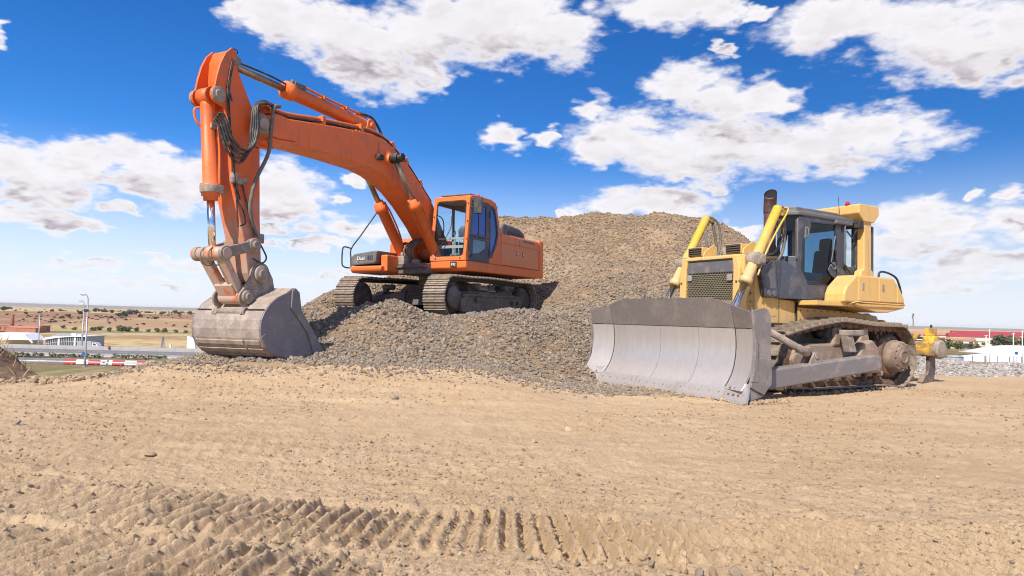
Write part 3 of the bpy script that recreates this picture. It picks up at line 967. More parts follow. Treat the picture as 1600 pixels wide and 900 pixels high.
flat_mat('asphalt', (.165, .155, .155), .85, (.22, .20, .19), .5, .25)
flat_mat('concrete', (.34, .32, .31), .8, (.26, .24, .23), .5, .5)
flat_mat('road_paint', (.72, .72, .70), .6)
flat_mat('zinc', (.36, .36, .37), .45, (.25, .24, .24), .4, 1.0, .5)
flat_mat('barrier_red', (.50, .045, .035), .5, (.34, .06, .05), .5, 1.2)
flat_mat('barrier_white', (.74, .72, .70), .5, (.50, .46, .42), .4, 1.2)
flat_mat('brick', (.40, .16, .10), .85, (.30, .13, .09), .5, .6)
flat_mat('tile_roof', (.46, .20, .13), .85, (.34, .16, .11), .5, .5)
flat_mat('pale_wall', (.66, .58, .46), .8, (.55, .46, .36), .4, .3)
flat_mat('red_roof', (.36, .045, .055), .6, (.28, .05, .055), .4, .2)
flat_mat('white_metal', (.74, .73, .74), .5, (.60, .58, .57), .4, .6)
flat_mat('grey_roof', (.32, .34, .37), .6, (.26, .27, .29), .4, .3)
flat_mat('sheet_white', (.72, .72, .76), .55, (.60, .60, .64), .5, .5)
flat_mat('tank_blue', (.22, .27, .34), .5, (.30, .32, .36), .4, .5)
flat_mat('facade_glass', (.05, .075, .10), .12, (.03, .05, .07), .4, .4)
flat_mat('sign_blue', (.03, .10, .42), .5)
flat_mat('cone_orange', (.70, .16, .03), .6)
flat_mat('car_white', (.75, .75, .75), .3)
flat_mat('car_dark', (.05, .055, .07), .3)
flat_mat('bark', (.16, .11, .075), .9, (.10, .07, .05), .5, 3)


def leaf_mat(name, a, b_):
    m_ = bpy.data.materials.new(name); m_.use_nodes = True
    t = NT(m_.node_tree); b = t.n['Principled BSDF']
    co = t.new('ShaderNodeTexCoord').outputs['Object']
    oi = t.new('ShaderNodeObjectInfo')
    t.put(b.inputs['Base Color'], t.mix(t.m('ADD', t.m('MULTIPLY', t.noise(co, 1.3, 4, .7), .7), t.m('MULTIPLY', oi.outputs['Random'], .3)), c4(a), c4(b_)))
    b.inputs['Roughness'].default_value = .7
    MATS[name] = m_


leaf_mat('leaf_dark', (.045, .050, .026), (.10, .095, .052))
leaf_mat('leaf_green', (.075, .105, .03), (.165, .165, .065))
leaf_mat('leaf_dry', (.24, .155, .075), (.40, .29, .15))


def crown_bm(b, c, rad, n, seed, leaf=.18):
    """leaf clumps spread through a lumpy volume, with gaps"""
    rg = np.random.RandomState(seed)
    blobs = [(Vector((rg.uniform(-.55, .55)*rad[0], rg.uniform(-.55, .55)*rad[1], rg.uniform(-.45, .5)*rad[2])), rg.uniform(.34, .6)) for _ in range(9)]
    vs = []; fs = []
    for i in range(n):
        o_, r_ = blobs[rg.randint(len(blobs))]
        d_ = Vector(rg.randn(3)).normalized()*(rg.rand()**.4)*r_
        q = Vector(c)+o_+Vector((d_.x*rad[0], d_.y*rad[1], d_.z*rad[2]))
        u = Vector(rg.randn(3)).normalized(); v = u.cross(Vector(rg.randn(3))).normalized()
        s_ = leaf*rg.uniform(.6, 1.4)
        k = len(vs)
        vs += [q-u*s_, q+v*s_*.8, q+u*s_, q-v*s_*.8]
        fs.append((k, k+1, k+2, k+3))
    b.add(vs, fs)


def crown_mesh(name, rad, n, seed, material, leaf):
    b = MB(); crown_bm(b, (0, 0, rad[2]), rad, n, seed, leaf)
    me_ = b.mesh(name); me_.materials.append(MATS[material])
    return me_


def trunk_mesh(name, h, r):
    b = MB().tube([(0, 0, -.3), (.02*h, 0, h*.4), (-.02*h, .03*h, h)], r, 6, 2)
    for a in (0, 2.1, 4.2):
        b.tube([(0, 0, h*.55), (.18*h*math.cos(a), .18*h*math.sin(a), h*.9), (.35*h*math.cos(a), .35*h*math.sin(a), h*1.3)], r*.5, 5, 2)
    me_ = b.mesh(name); me_.materials.append(MATS['bark'])
    return me_


CROWNS = {'dark': [crown_mesh('crown', (1, 1, .8), 420, 300+i, 'leaf_dark', .13) for i in range(4)],
          'green': [crown_mesh('crown', (1, 1, .9), 460, 320+i, 'leaf_green', .13) for i in range(4)]}
TRUNK = trunk_mesh('trunk', 1.0, .07)


def tree(name, label, cat, group, kind, x_, y_, z_, rad, h, i):
    t = empty(name, (x_, y_, z_), (0, 0, i*1.7))
    tag(t, label, cat, group)
    lo = h-2*rad*.8
    tr = link('trunk', TRUNK, t); tr.scale = (h*.5, h*.5, max(.3, lo+rad*.4))
    c = link('crown', CROWNS[kind][i % 4], t)
    c.location = (0, 0, max(-.05*h, lo)); c.scale = (rad, rad, max(.5, (h-max(0, lo))/1.75))
    return t


def pz(x_, y_):
    return float(plain_z(np.array([x_]), np.array([y_]))[0])


RX0, RX1 = -320, 60
for (y0, y1) in ((114.6, 123.5), (132.5, 150.5)):
    b = MB().add([(RX0, y0, -8.12), (RX1, y0, -8.12), (RX1, y1, -8.12), (RX0, y1, -8.12), (RX0, y0, -8.6), (RX1, y0, -8.6), (RX1, y1, -8.6), (RX0, y1, -8.6)],
                 [(0, 1, 2, 3), (0, 4, 5, 1), (2, 6, 7, 3)])
    tag(b.build('road', 'asphalt', fix=False), kind='structure')
b = MB()
for yy in (115.2, 122.9, 133.2, 149.8):
    b.add([(RX0, yy-.1, -8.112), (RX1, yy-.1, -8.112), (RX1, yy+.1, -8.112), (RX0, yy+.1, -8.112)], [(0, 1, 2, 3)])
for yy in (119.0, 138.5, 144.2):
    for k in range(40):
        xx = -150+k*4.5
        b.add([(xx, yy-.09, -8.112), (xx+2, yy-.09, -8.112), (xx+2, yy+.09, -8.112), (xx, yy+.09, -8.112)], [(0, 1, 2, 3)])
tag(b.build('road_markings', 'road_paint', fix=False), kind='structure')
# concrete wall on the far side of the road
cwl = empty('concrete_wall', (-100, 151.6, -8.3))
tag(cwl, 'long low concrete wall along the far side of the road', 'wall')
b = MB().prism([(-.32, 0), (.32, 0), (.26, .25), (.14, .92), (-.14, .92), (-.26, .25)], -1.985, 1.985, lambda u, v, w_: (w_, u, v))
sgm = b.mesh('wall_segment'); sgm.materials.append(MATS['concrete'])
for k in range(42):
    o = link('wall_segment', sgm, cwl); o.location = (-64+k*4, 0, 0)
# second lower barrier line, in the middle of the road
cw2 = empty('median_barrier', (-100, 131.6, -8.3))
tag(cw2, 'grey concrete barrier between the two carriageways', 'barrier')
b = MB().prism([(-.3, 0), (.3, 0), (.12, .3), (.10, .62), (-.10, .62), (-.12, .3)], -1.985, 1.985, lambda u, v, w_: (w_, u, v))
sg2 = b.mesh('barrier_segment'); sg2.materials.append(MATS['concrete'])
for k in range(42):
    o = link('barrier_segment', sg2, cw2); o.location = (-64+k*4, 0, 0)
# red and white blocks, steel rail in front
bm_ = {}
for nm in ('barrier_red', 'barrier_white'):
    b = MB().prism([(-.30, 0), (.30, 0), (.24, .2), (.13, .86), (-.13, .86), (-.24, .2)], -.985, .985, lambda u, v, w_: (w_, u, v))
    m_ = b.mesh('barrier_block'); m_.materials.append(MATS[nm]); bm_[nm] = m_
for k in range(13):
    nm = 'barrier_red' if k % 2 == 0 else 'barrier_white'
    o = link('barrier_block', bm_[nm]); o.location = (-72.6+k*2.0, 113.3, -8.32)
    tag(o, ('red' if k % 2 == 0 else 'white')+' block in the red and white barrier line beside the road', 'barrier block', ('red' if k % 2 == 0 else 'white')+' barrier blocks beside the road')
gr_ = empty('guard_rail', (-100, 112.6, -8.3))
tag(gr_, 'grey steel guard rail on short posts along the near side of the road', 'guard rail')
b = MB().prism([(-.04, .42), (0, .46), (-.04, .52), (0, .58), (-.04, .64), (.0, .66), (.03, .58), (.03, .46)], -60, 60, lambda u, v, w_: (w_, u, v))
b.build('rail', 'zinc', gr_, fix=True)
pm = MB().span(-.05, .05, .02, .12, -.2, .62).mesh('post'); pm.materials.append(MATS['zinc'])
for k in range(31):
    o = link('post', pm, gr_); o.location = (-60+4*k, 0, 0)
# median hedge
for i, (x0, x1) in enumerate(((-94, -87), (-86.2, -76.2), (-74.5, -64), (-60, -52))):
    b = MB()
    nb = int((x1-x0)/1.1)
    for k in range(nb):
        crown_bm(b, (x0+(k+.5)*(x1-x0)/nb, 128, -8.3+.45), (.8, .8, .5), 70, 400+i*20+k, .14)
    tag(b.build('hedge', 'leaf_green', fix=False), ('low green hedge in the road median, leftmost of four', 'low green hedge in the road median, second from left', 'low green hedge in the road median, left of the tall lamp', 'low green hedge behind the red and white blocks')[i], 'hedge')


def street_lamp(x_, y_, z_, h, arm, label, extra=False):
    t = empty('street_lamp', (x_, y_, z_))
    tag(t, label, 'street lamp', 'street lamps by the road')
    b = MB().rev((0, 0, 0), (0, 0, 1), [(0, .20), (1.0, .16), (h-1.2, .085)], 12)
    b.tube([(0, 0, h-1.25), (-.02, 0, h-.6), (-.22, 0, h-.12), (-.6, 0, h+.05), (-arm, 0, h+.02)], .075, 8)
    b.build('pole', 'zinc', t)
    MB().span(-.25, .25, -.25, .25, -.2, .12).build('foot', 'concrete', t)
    b = MB().prism([(-arm-.75, -.06), (-arm-.70, .08), (-arm-.2, .16), (-arm+.15, .08), (-arm+.15, -.03), (-arm-.3, -.14)], -.17, .17)
    hd = b.build('lamp_head', 'zinc', t, .03); hd.location = (0, 0, h)
    if extra:
        b = MB().box((-.15, 0, h-2.6), (1.5, .12, .12)).box((-.25, -.05, h-2.45), (.55, .3, .35))
        b.build('bracket', 'car_dark', t, .02)
        MB().box((-.25, -.2, 2.0), (.38, .03, .75)).build('sign_plate', 'sign_blue', t)
    return t


street_lamp(-68.2, 110, -8.3, 11.5, .55, 'tallest street lamp, rising in front of the concrete wall with a bracket on its pole', True)
street_lamp(-100.1, 160, -9.0, 11.6, .5, 'street lamp just left of and behind the tallest one')
street_lamp(-127.5, 185, -10.2, 10.6, 1.0, 'street lamp at far left beside the white canopies')

# glass fronted hall
gb = empty('glass_building', (-121, 186, -10.6))
tag(gb, 'low building with a white framed glass front behind the road', 'building')
MB().prism([(-5.6, 0), (-5.6, 2.55), (-2.0, 3.30), (1.5, 3.62), (5.3, 3.72), (5.3, 0)], .3, 9, lambda u, v, w_: (u, w_, v)).build('wall', 'grey_roof', gb)
b = MB().prism([(-6.3, 2.50), (-2.0, 3.28), (1.5, 3.62), (5.6, 3.72), (5.6, 3.95), (1.5, 3.88), (-2.0, 3.55), (-6.3, 2.72)], -.3, 9.5)
b.build('roof', 'white_metal', gb)
for k in range(22):
    x0 = -5.4+k*.485
    top_ = float(np.interp(x0, [-5.6, -2, 1.5, 5.3], [2.4, 3.2, 3.55, 3.66]))
    if k in (7, 16):
        MB().span(x0, x0+.46, -.02, .3, .0, top_).build('pillar', 'white_metal', gb)
        continue
    w_ = MB().span(x0+.03, x0+.455, .1, .3, .2, top_-.05).build('window', 'facade_glass', gb)
    MB().span(x0-.03, x0+.03, .02, .12, .1, top_-.02).build('mullion', 'white_metal', w_)
    for q in (.33, .66):
        MB().span(x0+.03, x0+.455, .06, .11, top_*q-.03, top_*q+.03).build('glazing_bar', 'white_metal', w_)
MB().span(-.3, .9, 3, 5, 3.9, 4.5).span(1.4, 2.2, 3, 4.5, 3.9, 4.3).build('roof_plant', 'white_metal', gb)

# white canopies at far left
for i, (xc, w_, z_) in enumerate(((-150, 9, -6.6), (-138.5, 11, -6.7), (-128.5, 5, -7.6))):
    cb = empty('canopy', (xc, 190+i*2, -10.4))
    tag(cb, ('white sloping canopy cut off by the left edge', 'wide white sloping canopy between the left edge and the lamp', 'small white canopy touching the glass fronted hall')[i], 'canopy', 'white canopies behind the road')
    hh = z_+10.4
    b = MB().add([(-w_/2, -1.5, hh), (w_/2-2.5, -1.5, hh), (w_/2, -1.5, hh-1.7), (-w_/2+2.0, -1.5, hh-1.7), (-w_/2, 4, hh+.2), (w_/2-2.5, 4, hh+.2), (w_/2, 4, hh-1.5), (-w_/2+2.0, 4, hh-1.5)],
                 [(0, 1, 2, 3), (4, 7, 6, 5), (0, 4, 5, 1), (1, 5, 6, 2), (2, 6, 7, 3), (3, 7, 4, 0)])
    b.build('roof', 'sheet_white', cb)
    bm2 = MB().bar((w_/2-2.6, -1.7, hh+.35), (w_/2+.2, -1.7, hh-2.4), .25, .35)
    bm2.build('slanted_beam', 'white_metal', cb)
    for q in (-.3, .35):
        MB().span(q*w_-.12, q*w_+.12, .5, .8, 0, hh-1.4).build('column', 'white_metal', cb)
    MB().span(-w_/2+1.2, w_/2, 2.0, 3.0, .3, hh-1.9).build('back_wall', 'grey_roof' if i != 1 else 'pale_wall', cb)
sb = empty('shed', (-131, 205, -10.6))
tag(sb, 'long grey roofed shed behind the white canopies', 'shed')
MB().span(-7, 2, 0, 8, 0, 2.7).build('wall', 'white_metal', sb)
MB().prism([(-.4, 2.7), (4, 3.4), (8.4, 2.7)], -7.3, 2.3, lambda u, v, w_: (w_, u, v)).build('roof', 'grey_roof', sb)

# parked lorry and small things on the wall line
lr = empty('lorry', (-112.6, 178, -10.2))
tag(lr, 'small pale lorry with a grey box parked right of the glass fronted hall', 'lorry')
MB().span(0, 3.6, 0, 2, .9, 2.5).build('cargo_box', 'grey_roof', lr)
cbn = MB().prism([(3.7, .7), (3.7, 2.2), (4.6, 2.2), (5.2, 1.5), (5.3, .7)], .1, 1.9).build('cab', 'car_white', lr)
MB().span(4.5, 4.55, .05, .1, 1.4, 2.0).prism([(4.0, 1.5), (4.0, 2.0), (4.6, 2.0), (4.9, 1.5)], .06, .1).build('window', 'car_dark', cbn)
for xx in (.8, 2.6, 4.5):
    MB().cyl((xx, -.05, .5), (xx, .25, .5), .5, n=14).build('wheel', 'car_dark', lr)
MB().rev((-88.8, 151.0, -7.45), (0, 0, 1), [(0, .32), (.04, .32), (.05, .22), (1.0, .05)], 12).build('traffic_cone', 'cone_orange')
tag(bpy.data.objects['traffic_cone'], 'orange traffic cone standing by the concrete wall', 'cone')
ms = empty('lattice_mast', (-78.2, 154, -8.6)); tag(ms, 'grey tapering mast behind the concrete wall', 'mast')
b = MB()
for a in range(4):
    c_, s_ = ((-1, -1), (1, -1), (1, 1), (-1, 1))[a]
    b.bar((c_*.35, s_*.35, 0), (c_*.08, s_*.08, 3.6), .09, .09)
    for k in range(4):
        f = 1-k*.23
        b.bar((c_*.34*f, s_*.34*f, k*.9), (-s_*.34*(f-.2), c_*.34*(f-.2), k*.9+.8), .05, .05)
b.build('mast_frame', 'zinc', ms)
wp = empty('white_post', (-76.2, 153.5, -8.6)); tag(wp, 'short white post just right of the grey mast', 'post')
MB().span(-.16, .16, -.12, .12, 0, 1.9).build('shaft', 'white_metal', wp)
MB().span(-.22, .22, -.18, .18, 1.9, 2.05).build('cap', 'white_metal', wp)
wt = empty('white_slab', (-81.6, 175, -9.6)); tag(wt, 'upright white slab rising behind the concrete wall next to the bucket', 'slab')
MB().prism([(-.95, 0), (1.5, 0), (.75, 3.6), (-.95, 4.0)], -.4, .4).build('slab_body', 'white_metal', wt, .05)

# brick works in the distance
bw = empty('brick_building', (-222, 306, -10.6)); tag(bw, 'long pinkish brick building with flat roofs at far left', 'building')
MB().span(-14, 10, 0, 9, 0, 2.6).build('wall', 'brick', bw)
MB().span(-14.4, 10.4, -.3, 9.3, 2.6, 2.85).build('roof', 'tile_roof', bw)
MB().span(2, 15, -8, -1, 0, 2.0).build('annex', 'brick', bw)
MB().prism([(-8.2, 2.0), (-4.5, 2.7), (-.8, 2.0)], 1.7, 15.3, lambda u, v, w_: (w_, u, v)).build('annex_roof', 'tile_roof', bw)
for k in range(8):
    MB().span(-12.5+k*2.7, -11.4+k*2.7, -.06, .1, .8, 1.9).build('window', 'car_dark', bw)
ch = empty('chimney', (-220.9, 303, -10.5)); tag(ch, 'slender brick chimney standing above the brick building', 'chimney')
MB().rev((0, 0, 0), (0, 0, 1), [(0, .95), (7.0, .62), (7.6, .6)], 14).build('stack', 'brick', ch)
MB().rev((0, 0, 7.3), (0, 0, 1), [(0, .75), (.4, .75)], 14).build('collar', 'tile_roof', ch)

# shrubs over the hillside and a greener row below it
HS = [(-.742, 560, 2.6), (-.735, 640, 2.0), (-.672, 560, 1.6), (-.63, 520, 2.0), (-.622, 560, 2.2), (-.608, 600, 2.4), (-.595, 590, 2.4), (-.584, 580, 1.9), (-.648, 470, 1.7), (-.565, 505, 2.6), (-.558, 540, 2.9), (-.549, 560, 2.6), (-.575, 500, 2.0), (-.542, 500, 1.6), (-.512, 560, 1.7), (-.508, 640, 1.6), (-.492, 610, 2.4), (-.486, 560, 1.8), (-.47, 600, 2.2), (-.52, 480, 1.5), (-.455, 500, 2.2), (-.45, 620, 2.0), (-.585, 470, 1.3), (-.69, 500, 1.4), (-.71, 480, 1.3), (-.60, 640, 1.6), (-.435, 480, 2.0), (-.46, 540, 1.6), (-.53, 640, 1.4), (-.66, 620, 1.5)]
for i, (k, y_, r_) in enumerate(HS):
    x_ = k*y_
    tree('hillside_shrub', 'dark round shrub on the brown hillside beyond the road', 'shrub', 'dark shrubs dotted over the far hillside', 'dark', x_, y_, pz(x_, y_)-.3, r_*1.25, r_*1.9, i)
GT = [(-.715, 330, 1.9), (-.70, 336, 1.6), (-.61, 345, 1.9), (-.60, 350, 2.0), (-.588, 345, 1.9), (-.574, 352, 2.4), (-.567, 345, 2.6), (-.559, 350, 2.2), (-.548, 352, 2.0), (-.518, 350, 1.9), (-.506, 348, 2.0), (-.638, 345, 1.5), (-.655, 350, 1.6), (-.49, 350, 1.4), (-.475, 346, 1.4), (-.53, 352, 1.4)]
for i, (k, y_, r_) in enumerate(GT):
    x_ = k*y_
    tree('bushy_tree', 'small green bushy tree in the row at the foot of the hillside', 'tree', 'green trees in the row below the hillside', 'green', x_, y_, pz(x_, y_)-.2, r_*.95, r_*1.35, i)

sc_ = bpy.data.collections.new('scrub')
for i in range(3):
    sc_.objects.link(bpy.data.objects.new('scrub', CROWNS['dark'][i]))
rg = np.random.RandomState(91)
n = 1100
y = rg.uniform(395, 760, n); x = y*rg.uniform(-.86, -.36, n)
k = fbm(x*.012, y*.006, 140, 3)
keep = rg.rand(n) < np.clip(.35+2.2*k, .03, 1)
x, y = x[keep], y[keep]
s_ = rg.uniform(.35, 1.15, len(x))[:, None]*np.array([1.2, 1.2, .75])
scatter('hillside_scrub', np.stack([x, y, plain_z(x, y)-.1], 1), s_, np.stack([0*x, 0*x, x], 1), sc_)

# brown bank with dry brush at the left edge of the pad
gx_ = np.linspace(-12.8, -7.2, 110); gy_ = np.linspace(9.9, 15.5, 80)
Xm, Ym = np.meshgrid(gx_, gy_)
Zm = 1.0*np.exp(-(((Xm+9.35)/.75)**2+((Ym-12.0)/1.1)**2))+.16*fbm(Xm*2.2, Ym*2.2, 120, 5)*sst((10.9-np.hypot((Xm+9.4)*2, (Ym-12)*2))/6)
Zm = Zm+ground_h(Xm, Ym, False)*(1)-.12
me = grid_mesh('earth_bank', Xm, Ym, Zm)
mat('bank_earth', (.17, .105, .065), .95, col2=(.30, .20, .12), amt=.5, scale=2.2, bump=.9, bscale=14, fine=.25)
me.materials.append(MATS['bank_earth'])
bk = tag(link('earth_bank', me), 'dark brown bank of loose earth at the left edge of the dirt pad', 'earth bank')
b = MB(); rg = np.random.RandomState(77)
for k in range(420):
    x_ = rg.normal(-9.3, .5); y_ = rg.normal(11.8, .8)
    z_ = 1.0*math.exp(-(((x_+9.35)/.75)**2+((y_-12.0)/1.1)**2))+float(ground_h(np.array([x_]), np.array([y_]), False)[0])-.12
    h_ = rg.uniform(.06, .26); dx, dy = rg.normal(0, .07, 2)
    b.add([(x_-.004, y_, z_), (x_+.004, y_, z_), (x_+dx+.003, y_+dy, z_+h_), (x_+dx*.4-.004, y_+dy*.4+.006, z_+h_*.55)], [(0, 1, 2), (0, 2, 3)])
tag(b.build('dry_brush', 'leaf_dry', bk, fix=False), kind='stuff')

# ================================================================ right hand side
n_ = 110
gx_ = np.linspace(9.3, 22.5, 150); gy_ = np.linspace(16.9, 23.0, 80)
Xm, Ym = np.meshgrid(gx_, gy_)


def row_h(x_, y_):
    c_ = 19.2+.10*(x_-12)
    hgt = np.interp(x_, [9.0, 10.2, 11.5, 12.6, 13.4, 14.2, 15.2, 17, 19, 22], [.0, .42, .46, .38, .22, .34, .30, .36, .30, .1])
    return hgt*np.exp(-((y_-c_)/.85)**2)+.08*fbm(x_*1.6, y_*1.6, 130, 4)*np.exp(-((y_-c_)/1.1)**2)


Zm = ground_h(Xm, Ym, False)-.06+row_h(Xm, Ym)
me = grid_mesh('gravel_ridge', Xm, Ym, Zm)
mat('ridge_base', (.30, .26, .22), .95, col2=(.42, .36, .30), amt=.5, scale=5, bump=.6, fine=.3)
me.materials.append(MATS['ridge_base'])
rd = tag(link('gravel_ridge', me), 'low ridge of pale grey gravel behind the bulldozer ripper', 'gravel ridge')
sk_ = stone_kinds('ridge_stone', 'grey_stone', 6)
n = 15000
x = RG.uniform(9.4, 22, n); y = 19.2+.10*(x-12)+RG.normal(0, .95, n)
rh = row_h(x, y)
keep = (rh > .05) | (RG.rand(n) < .12)
x, y, rh = x[keep], y[keep], rh[keep]
scatter('ridge_gravel', np.stack([x, y, ground_h(x, y, False)-.05+rh], 1), sizes(len(x), .05, .17, 2.2), rnd_rot(len(x)), sk_, rd)

# dry grass behind the ridge
b = MB(); rg = np.random.RandomState(78)
for k in range(2600):
    x_ = rg.uniform(14, 42); y_ = rg.uniform(24, 46)
    if x_/y_ < .55:
        continue
    z_ = max(pz(x_, y_), float(ground_h(np.array([x_]), np.array([y_]), False)[0]))-.03
    h_ = rg.uniform(.15, .45); dx, dy = rg.normal(0, .12, 2)
    b.add([(x_-.03, y_, z_), (x_+.03, y_, z_), (x_+dx, y_+dy, z_+h_)], [(0, 1, 2)])
tag(b.build('dry_grass', 'leaf_dry', fix=False), kind='stuff')

# white sheeted mounds, blue tank, posts
b = MB(); rows = []
for k in range(13):
    t_ = k/12
    xx = 56.6+t_*16
    hgt = 1.35*(1-(2*abs(t_-.5))**2.6)**.8 if 0 < t_ < 1 else 0
    rows.append([(xx, 84+8*q/8, -3.15+hgt*(1-(2*abs(q/8-.5))**3)+.04*math.sin(k*2+q)) for q in range(9)])
b.sheet(rows, (0, 0, -.1))
tag(b.build('sheeted_mound', 'sheet_white'), 'large mound under smooth white sheeting behind the gravel ridge', 'sheeted mound')
b = MB(); rows = []
for k in range(9):
    t_ = k/8
    rows.append([(72+t_*14, 104+q, -2.4+1.2*(1-(2*abs(t_-.5))**2.4)*(1-(2*abs(q/6-.5))**3)) for q in range(7)])
b.sheet(rows, (0, 0, -.1))
tag(b.build('sheeted_mound', 'sheet_white'), 'smaller white mound peeping over the large sheeted one', 'sheeted mound')
tk = empty('water_tank', (38.9, 60, -1.85)); tag(tk, 'round blue grey tank behind the gravel ridge', 'tank')
MB().rev((0, 0, 0), (0, 0, 1), [(0, .66), (.62, .66)], 28).build('tank_wall', 'tank_blue', tk)
MB().rev((0, 0, .6), (0, 0, 1), [(0, .70), (.05, .70), (.14, .3), (.16, .0)], 28).build('lid', 'grey_roof', tk)
for a in range(10):
    q = a*math.pi*2/10
    MB().span(.655, .69, -.02, .02, 0, .62).build('rib', 'tank_blue', tk).rotation_euler = (0, 0, q)
for i, (x_, y_, z0, h) in enumerate(((41.7, 60, -1.95, 2.6), (52.5, 75, -2.6, 3.75), (44.1, 60, -1.95, 2.85), (56.1, 75, -2.6, 3.8))):
    t = empty('white_pole', (x_, y_, z0))
    tag(t, ('tall white pole, leftmost of four behind the gravel', 'tall white pole, second from left and farther back', 'tall white pole in front of the sheeted mound, third from left', 'tall white pole at the right edge of the view')[i], 'pole')
    MB().cyl((0, 0, -.2), (0, 0, h), .055, .04, 10).build('shaft', 'white_metal', t)
    MB().span(-.12, .12, -.12, .12, -.1, .05).build('foot', 'concrete', t)
    MB().box((0, 0, h+.03), (.16, .16, .06)).build('cap', 'white_metal', t)
fpm = MB().span(-.03, .03, -.03, .03, -.2, .85).mesh('post'); fpm.materials.append(MATS['zinc'])
fe = empty('wire_fence', (40, 58.5, -1.9)); tag(fe, 'low wire fence with thin grey posts before the white sheeting', 'fence')
for k in range(10):
    o = link('post', fpm, fe); o.location = (-.5+k*1.05, 0, 0)
b = MB()
for z_ in (.3, .55, .8):
    b.cyl((-.5, 0, z_), (9, 0, z_), .008, n=5)
b.build('wire', 'zinc', fe)
sn = empty('road_sign', (43.0, 58.2, -1.95)); tag(sn, 'small blue sign on a post before the white sheeting', 'sign')
MB().cyl((0, 0, 0), (0, 0, 1.35), .025, n=8).build('post', 'zinc', sn)
MB().box((0, -.03, 1.22), (.26, .02, .24)).build('plate', 'sign_blue', sn)

# works with red roofs
RB = [(226, 352, 30, 12, 3.3, 1.7, 'red_roof', 'pale_wall', 'long hall with a crimson roof and pale wall, nearest of the red roofed halls'),
      (272, 420, 52, 14, 4.3, 1.8, 'red_roof', 'pale_wall', 'long hall with a crimson roof behind the nearest one'),
      (268, 352, 34, 12, 2.4, 1.6, 'red_roof', 'pale_wall', 'hall with a dull red roof behind the tall poles'),
      (330, 430, 60, 16, 4.4, 2.0, 'red_roof', 'pale_wall', 'far red roofed hall at the right edge of the view'),
      (196, 330, 24, 9, 1.9, 1.2, 'tile_roof', 'pale_wall', 'pale low house with an orange tiled roof right of the ripper'),
      (213, 400, 40, 9, 3.4, 1.6, 'tile_roof', 'pale_wall', 'orange tiled row of houses farther back above the ripper'),
      (205, 300, 26, 8, 2.3, .5, 'pale_wall', 'pale_wall', 'flat cream building below the crimson roofs')]
for i, (x_, y_, w_, d_, h, rh_, rm, wm, lb) in enumerate(RB):
    z_ = pz(x_, y_)-.2
    t = empty('works_hall' if i < 4 else 'low_house', (x_, y_, z_), (0, 0, R(-24)))
    tag(t, lb, 'building')
    MB().span(0, w_, 0, d_, 0, h).build('wall', wm, t)
    b = MB().prism([(-.5, h-.05), (d_/2, h+rh_), (d_+.5, h-.05)], -.4, w_+.4, lambda u, v, q: (q, u, v))
    b.build('roof', rm, t)
    for k in range(int(w_/4)):
        MB().span(1.2+k*4, 2.9+k*4, -.05, .15, .5, min(h-.6, 1.8)).build('window' if k % 3 else 'door', 'car_dark', t)
for i, (x_, y_, r_, h, kd, lb) in enumerate(((141, 238, 3.2, 4.6, 'dark', 'dark tree just right of the bulldozer track'), (149, 246, 3.4, 5.0, 'dark', 'taller dark tree beside the ripper mast'), (141, 196, 3.2, 4.6, 'dark', 'dark leafy tree left of the tall poles'), (147, 204, 3.5, 5.0, 'green', 'broad green tree behind the tall poles'), (151.5, 204, 3.0, 4.6, 'green', 'green tree at the right of the broad one'), (98, 150, 1.5, 2.2, 'green', 'small bright green tree before the cream building'), (94.2, 148, 1.6, 2.6, 'green', 'small green tree left of the bright one'), (103, 152, 1.3, 1.8, 'green', 'small rounded bush right of the bright green tree'), (160, 212, 2.8, 4.2, 'dark', 'dark tree at the right edge of the view'), (165, 214, 3.0, 4.6, 'dark', 'last dark tree beyond the right edge'), (48, 58, .7, .9, 'dark', 'low dark bush at the right end of the gravel ridge'), (170, 300, 2.4, 3.0, 'dark', 'small dark tree beside the orange tiled row'))):
    tree('leafy_tree', lb, 'tree', None, kd, x_, y_, pz(x_, y_)-.1, r_, h, i+3)
for i, (x_, y_, col_, lb) in enumerate(((91, 156, 'car_white', 'white van parked behind the small green trees'), (97, 158, 'car_white', 'white van half hidden by the bright green tree'), (102.5, 157, 'car_dark', 'dark car parked right of the white vans'), (120, 215, 'car_white', 'white van parked near the dark trees by the ripper'), (124, 216, 'car_dark', 'dark car beside the white van near the ripper'))):
    t = empty('parked_van' if col_ == 'car_white' else 'parked_car', (x_, y_, pz(x_, y_)), (0, 0, R(-25)))
    tag(t, lb, 'van' if col_ == 'car_white' else 'car')
    hh = 2.0 if col_ == 'car_white' else 1.45
    bd = MB().prism([(0, .3), (0, hh*.9), (.3, hh), (3.0, hh), (3.6, hh*.62), (4.4, hh*.52), (4.5, .3)], 0, 1.8).build('body', col_, t, .06)
    MB().prism([(.5, hh*.62), (.5, hh*.92), (2.9, hh*.92), (3.35, hh*.62)], -.012, .02).build('window', 'car_dark' if col_ == 'car_white' else 'facade_glass', bd)
    for xx in (.85, 3.6):
        MB().cyl((xx, -.03, .33), (xx, .2, .33), .33, n=14).build('wheel', 'car_dark', t)

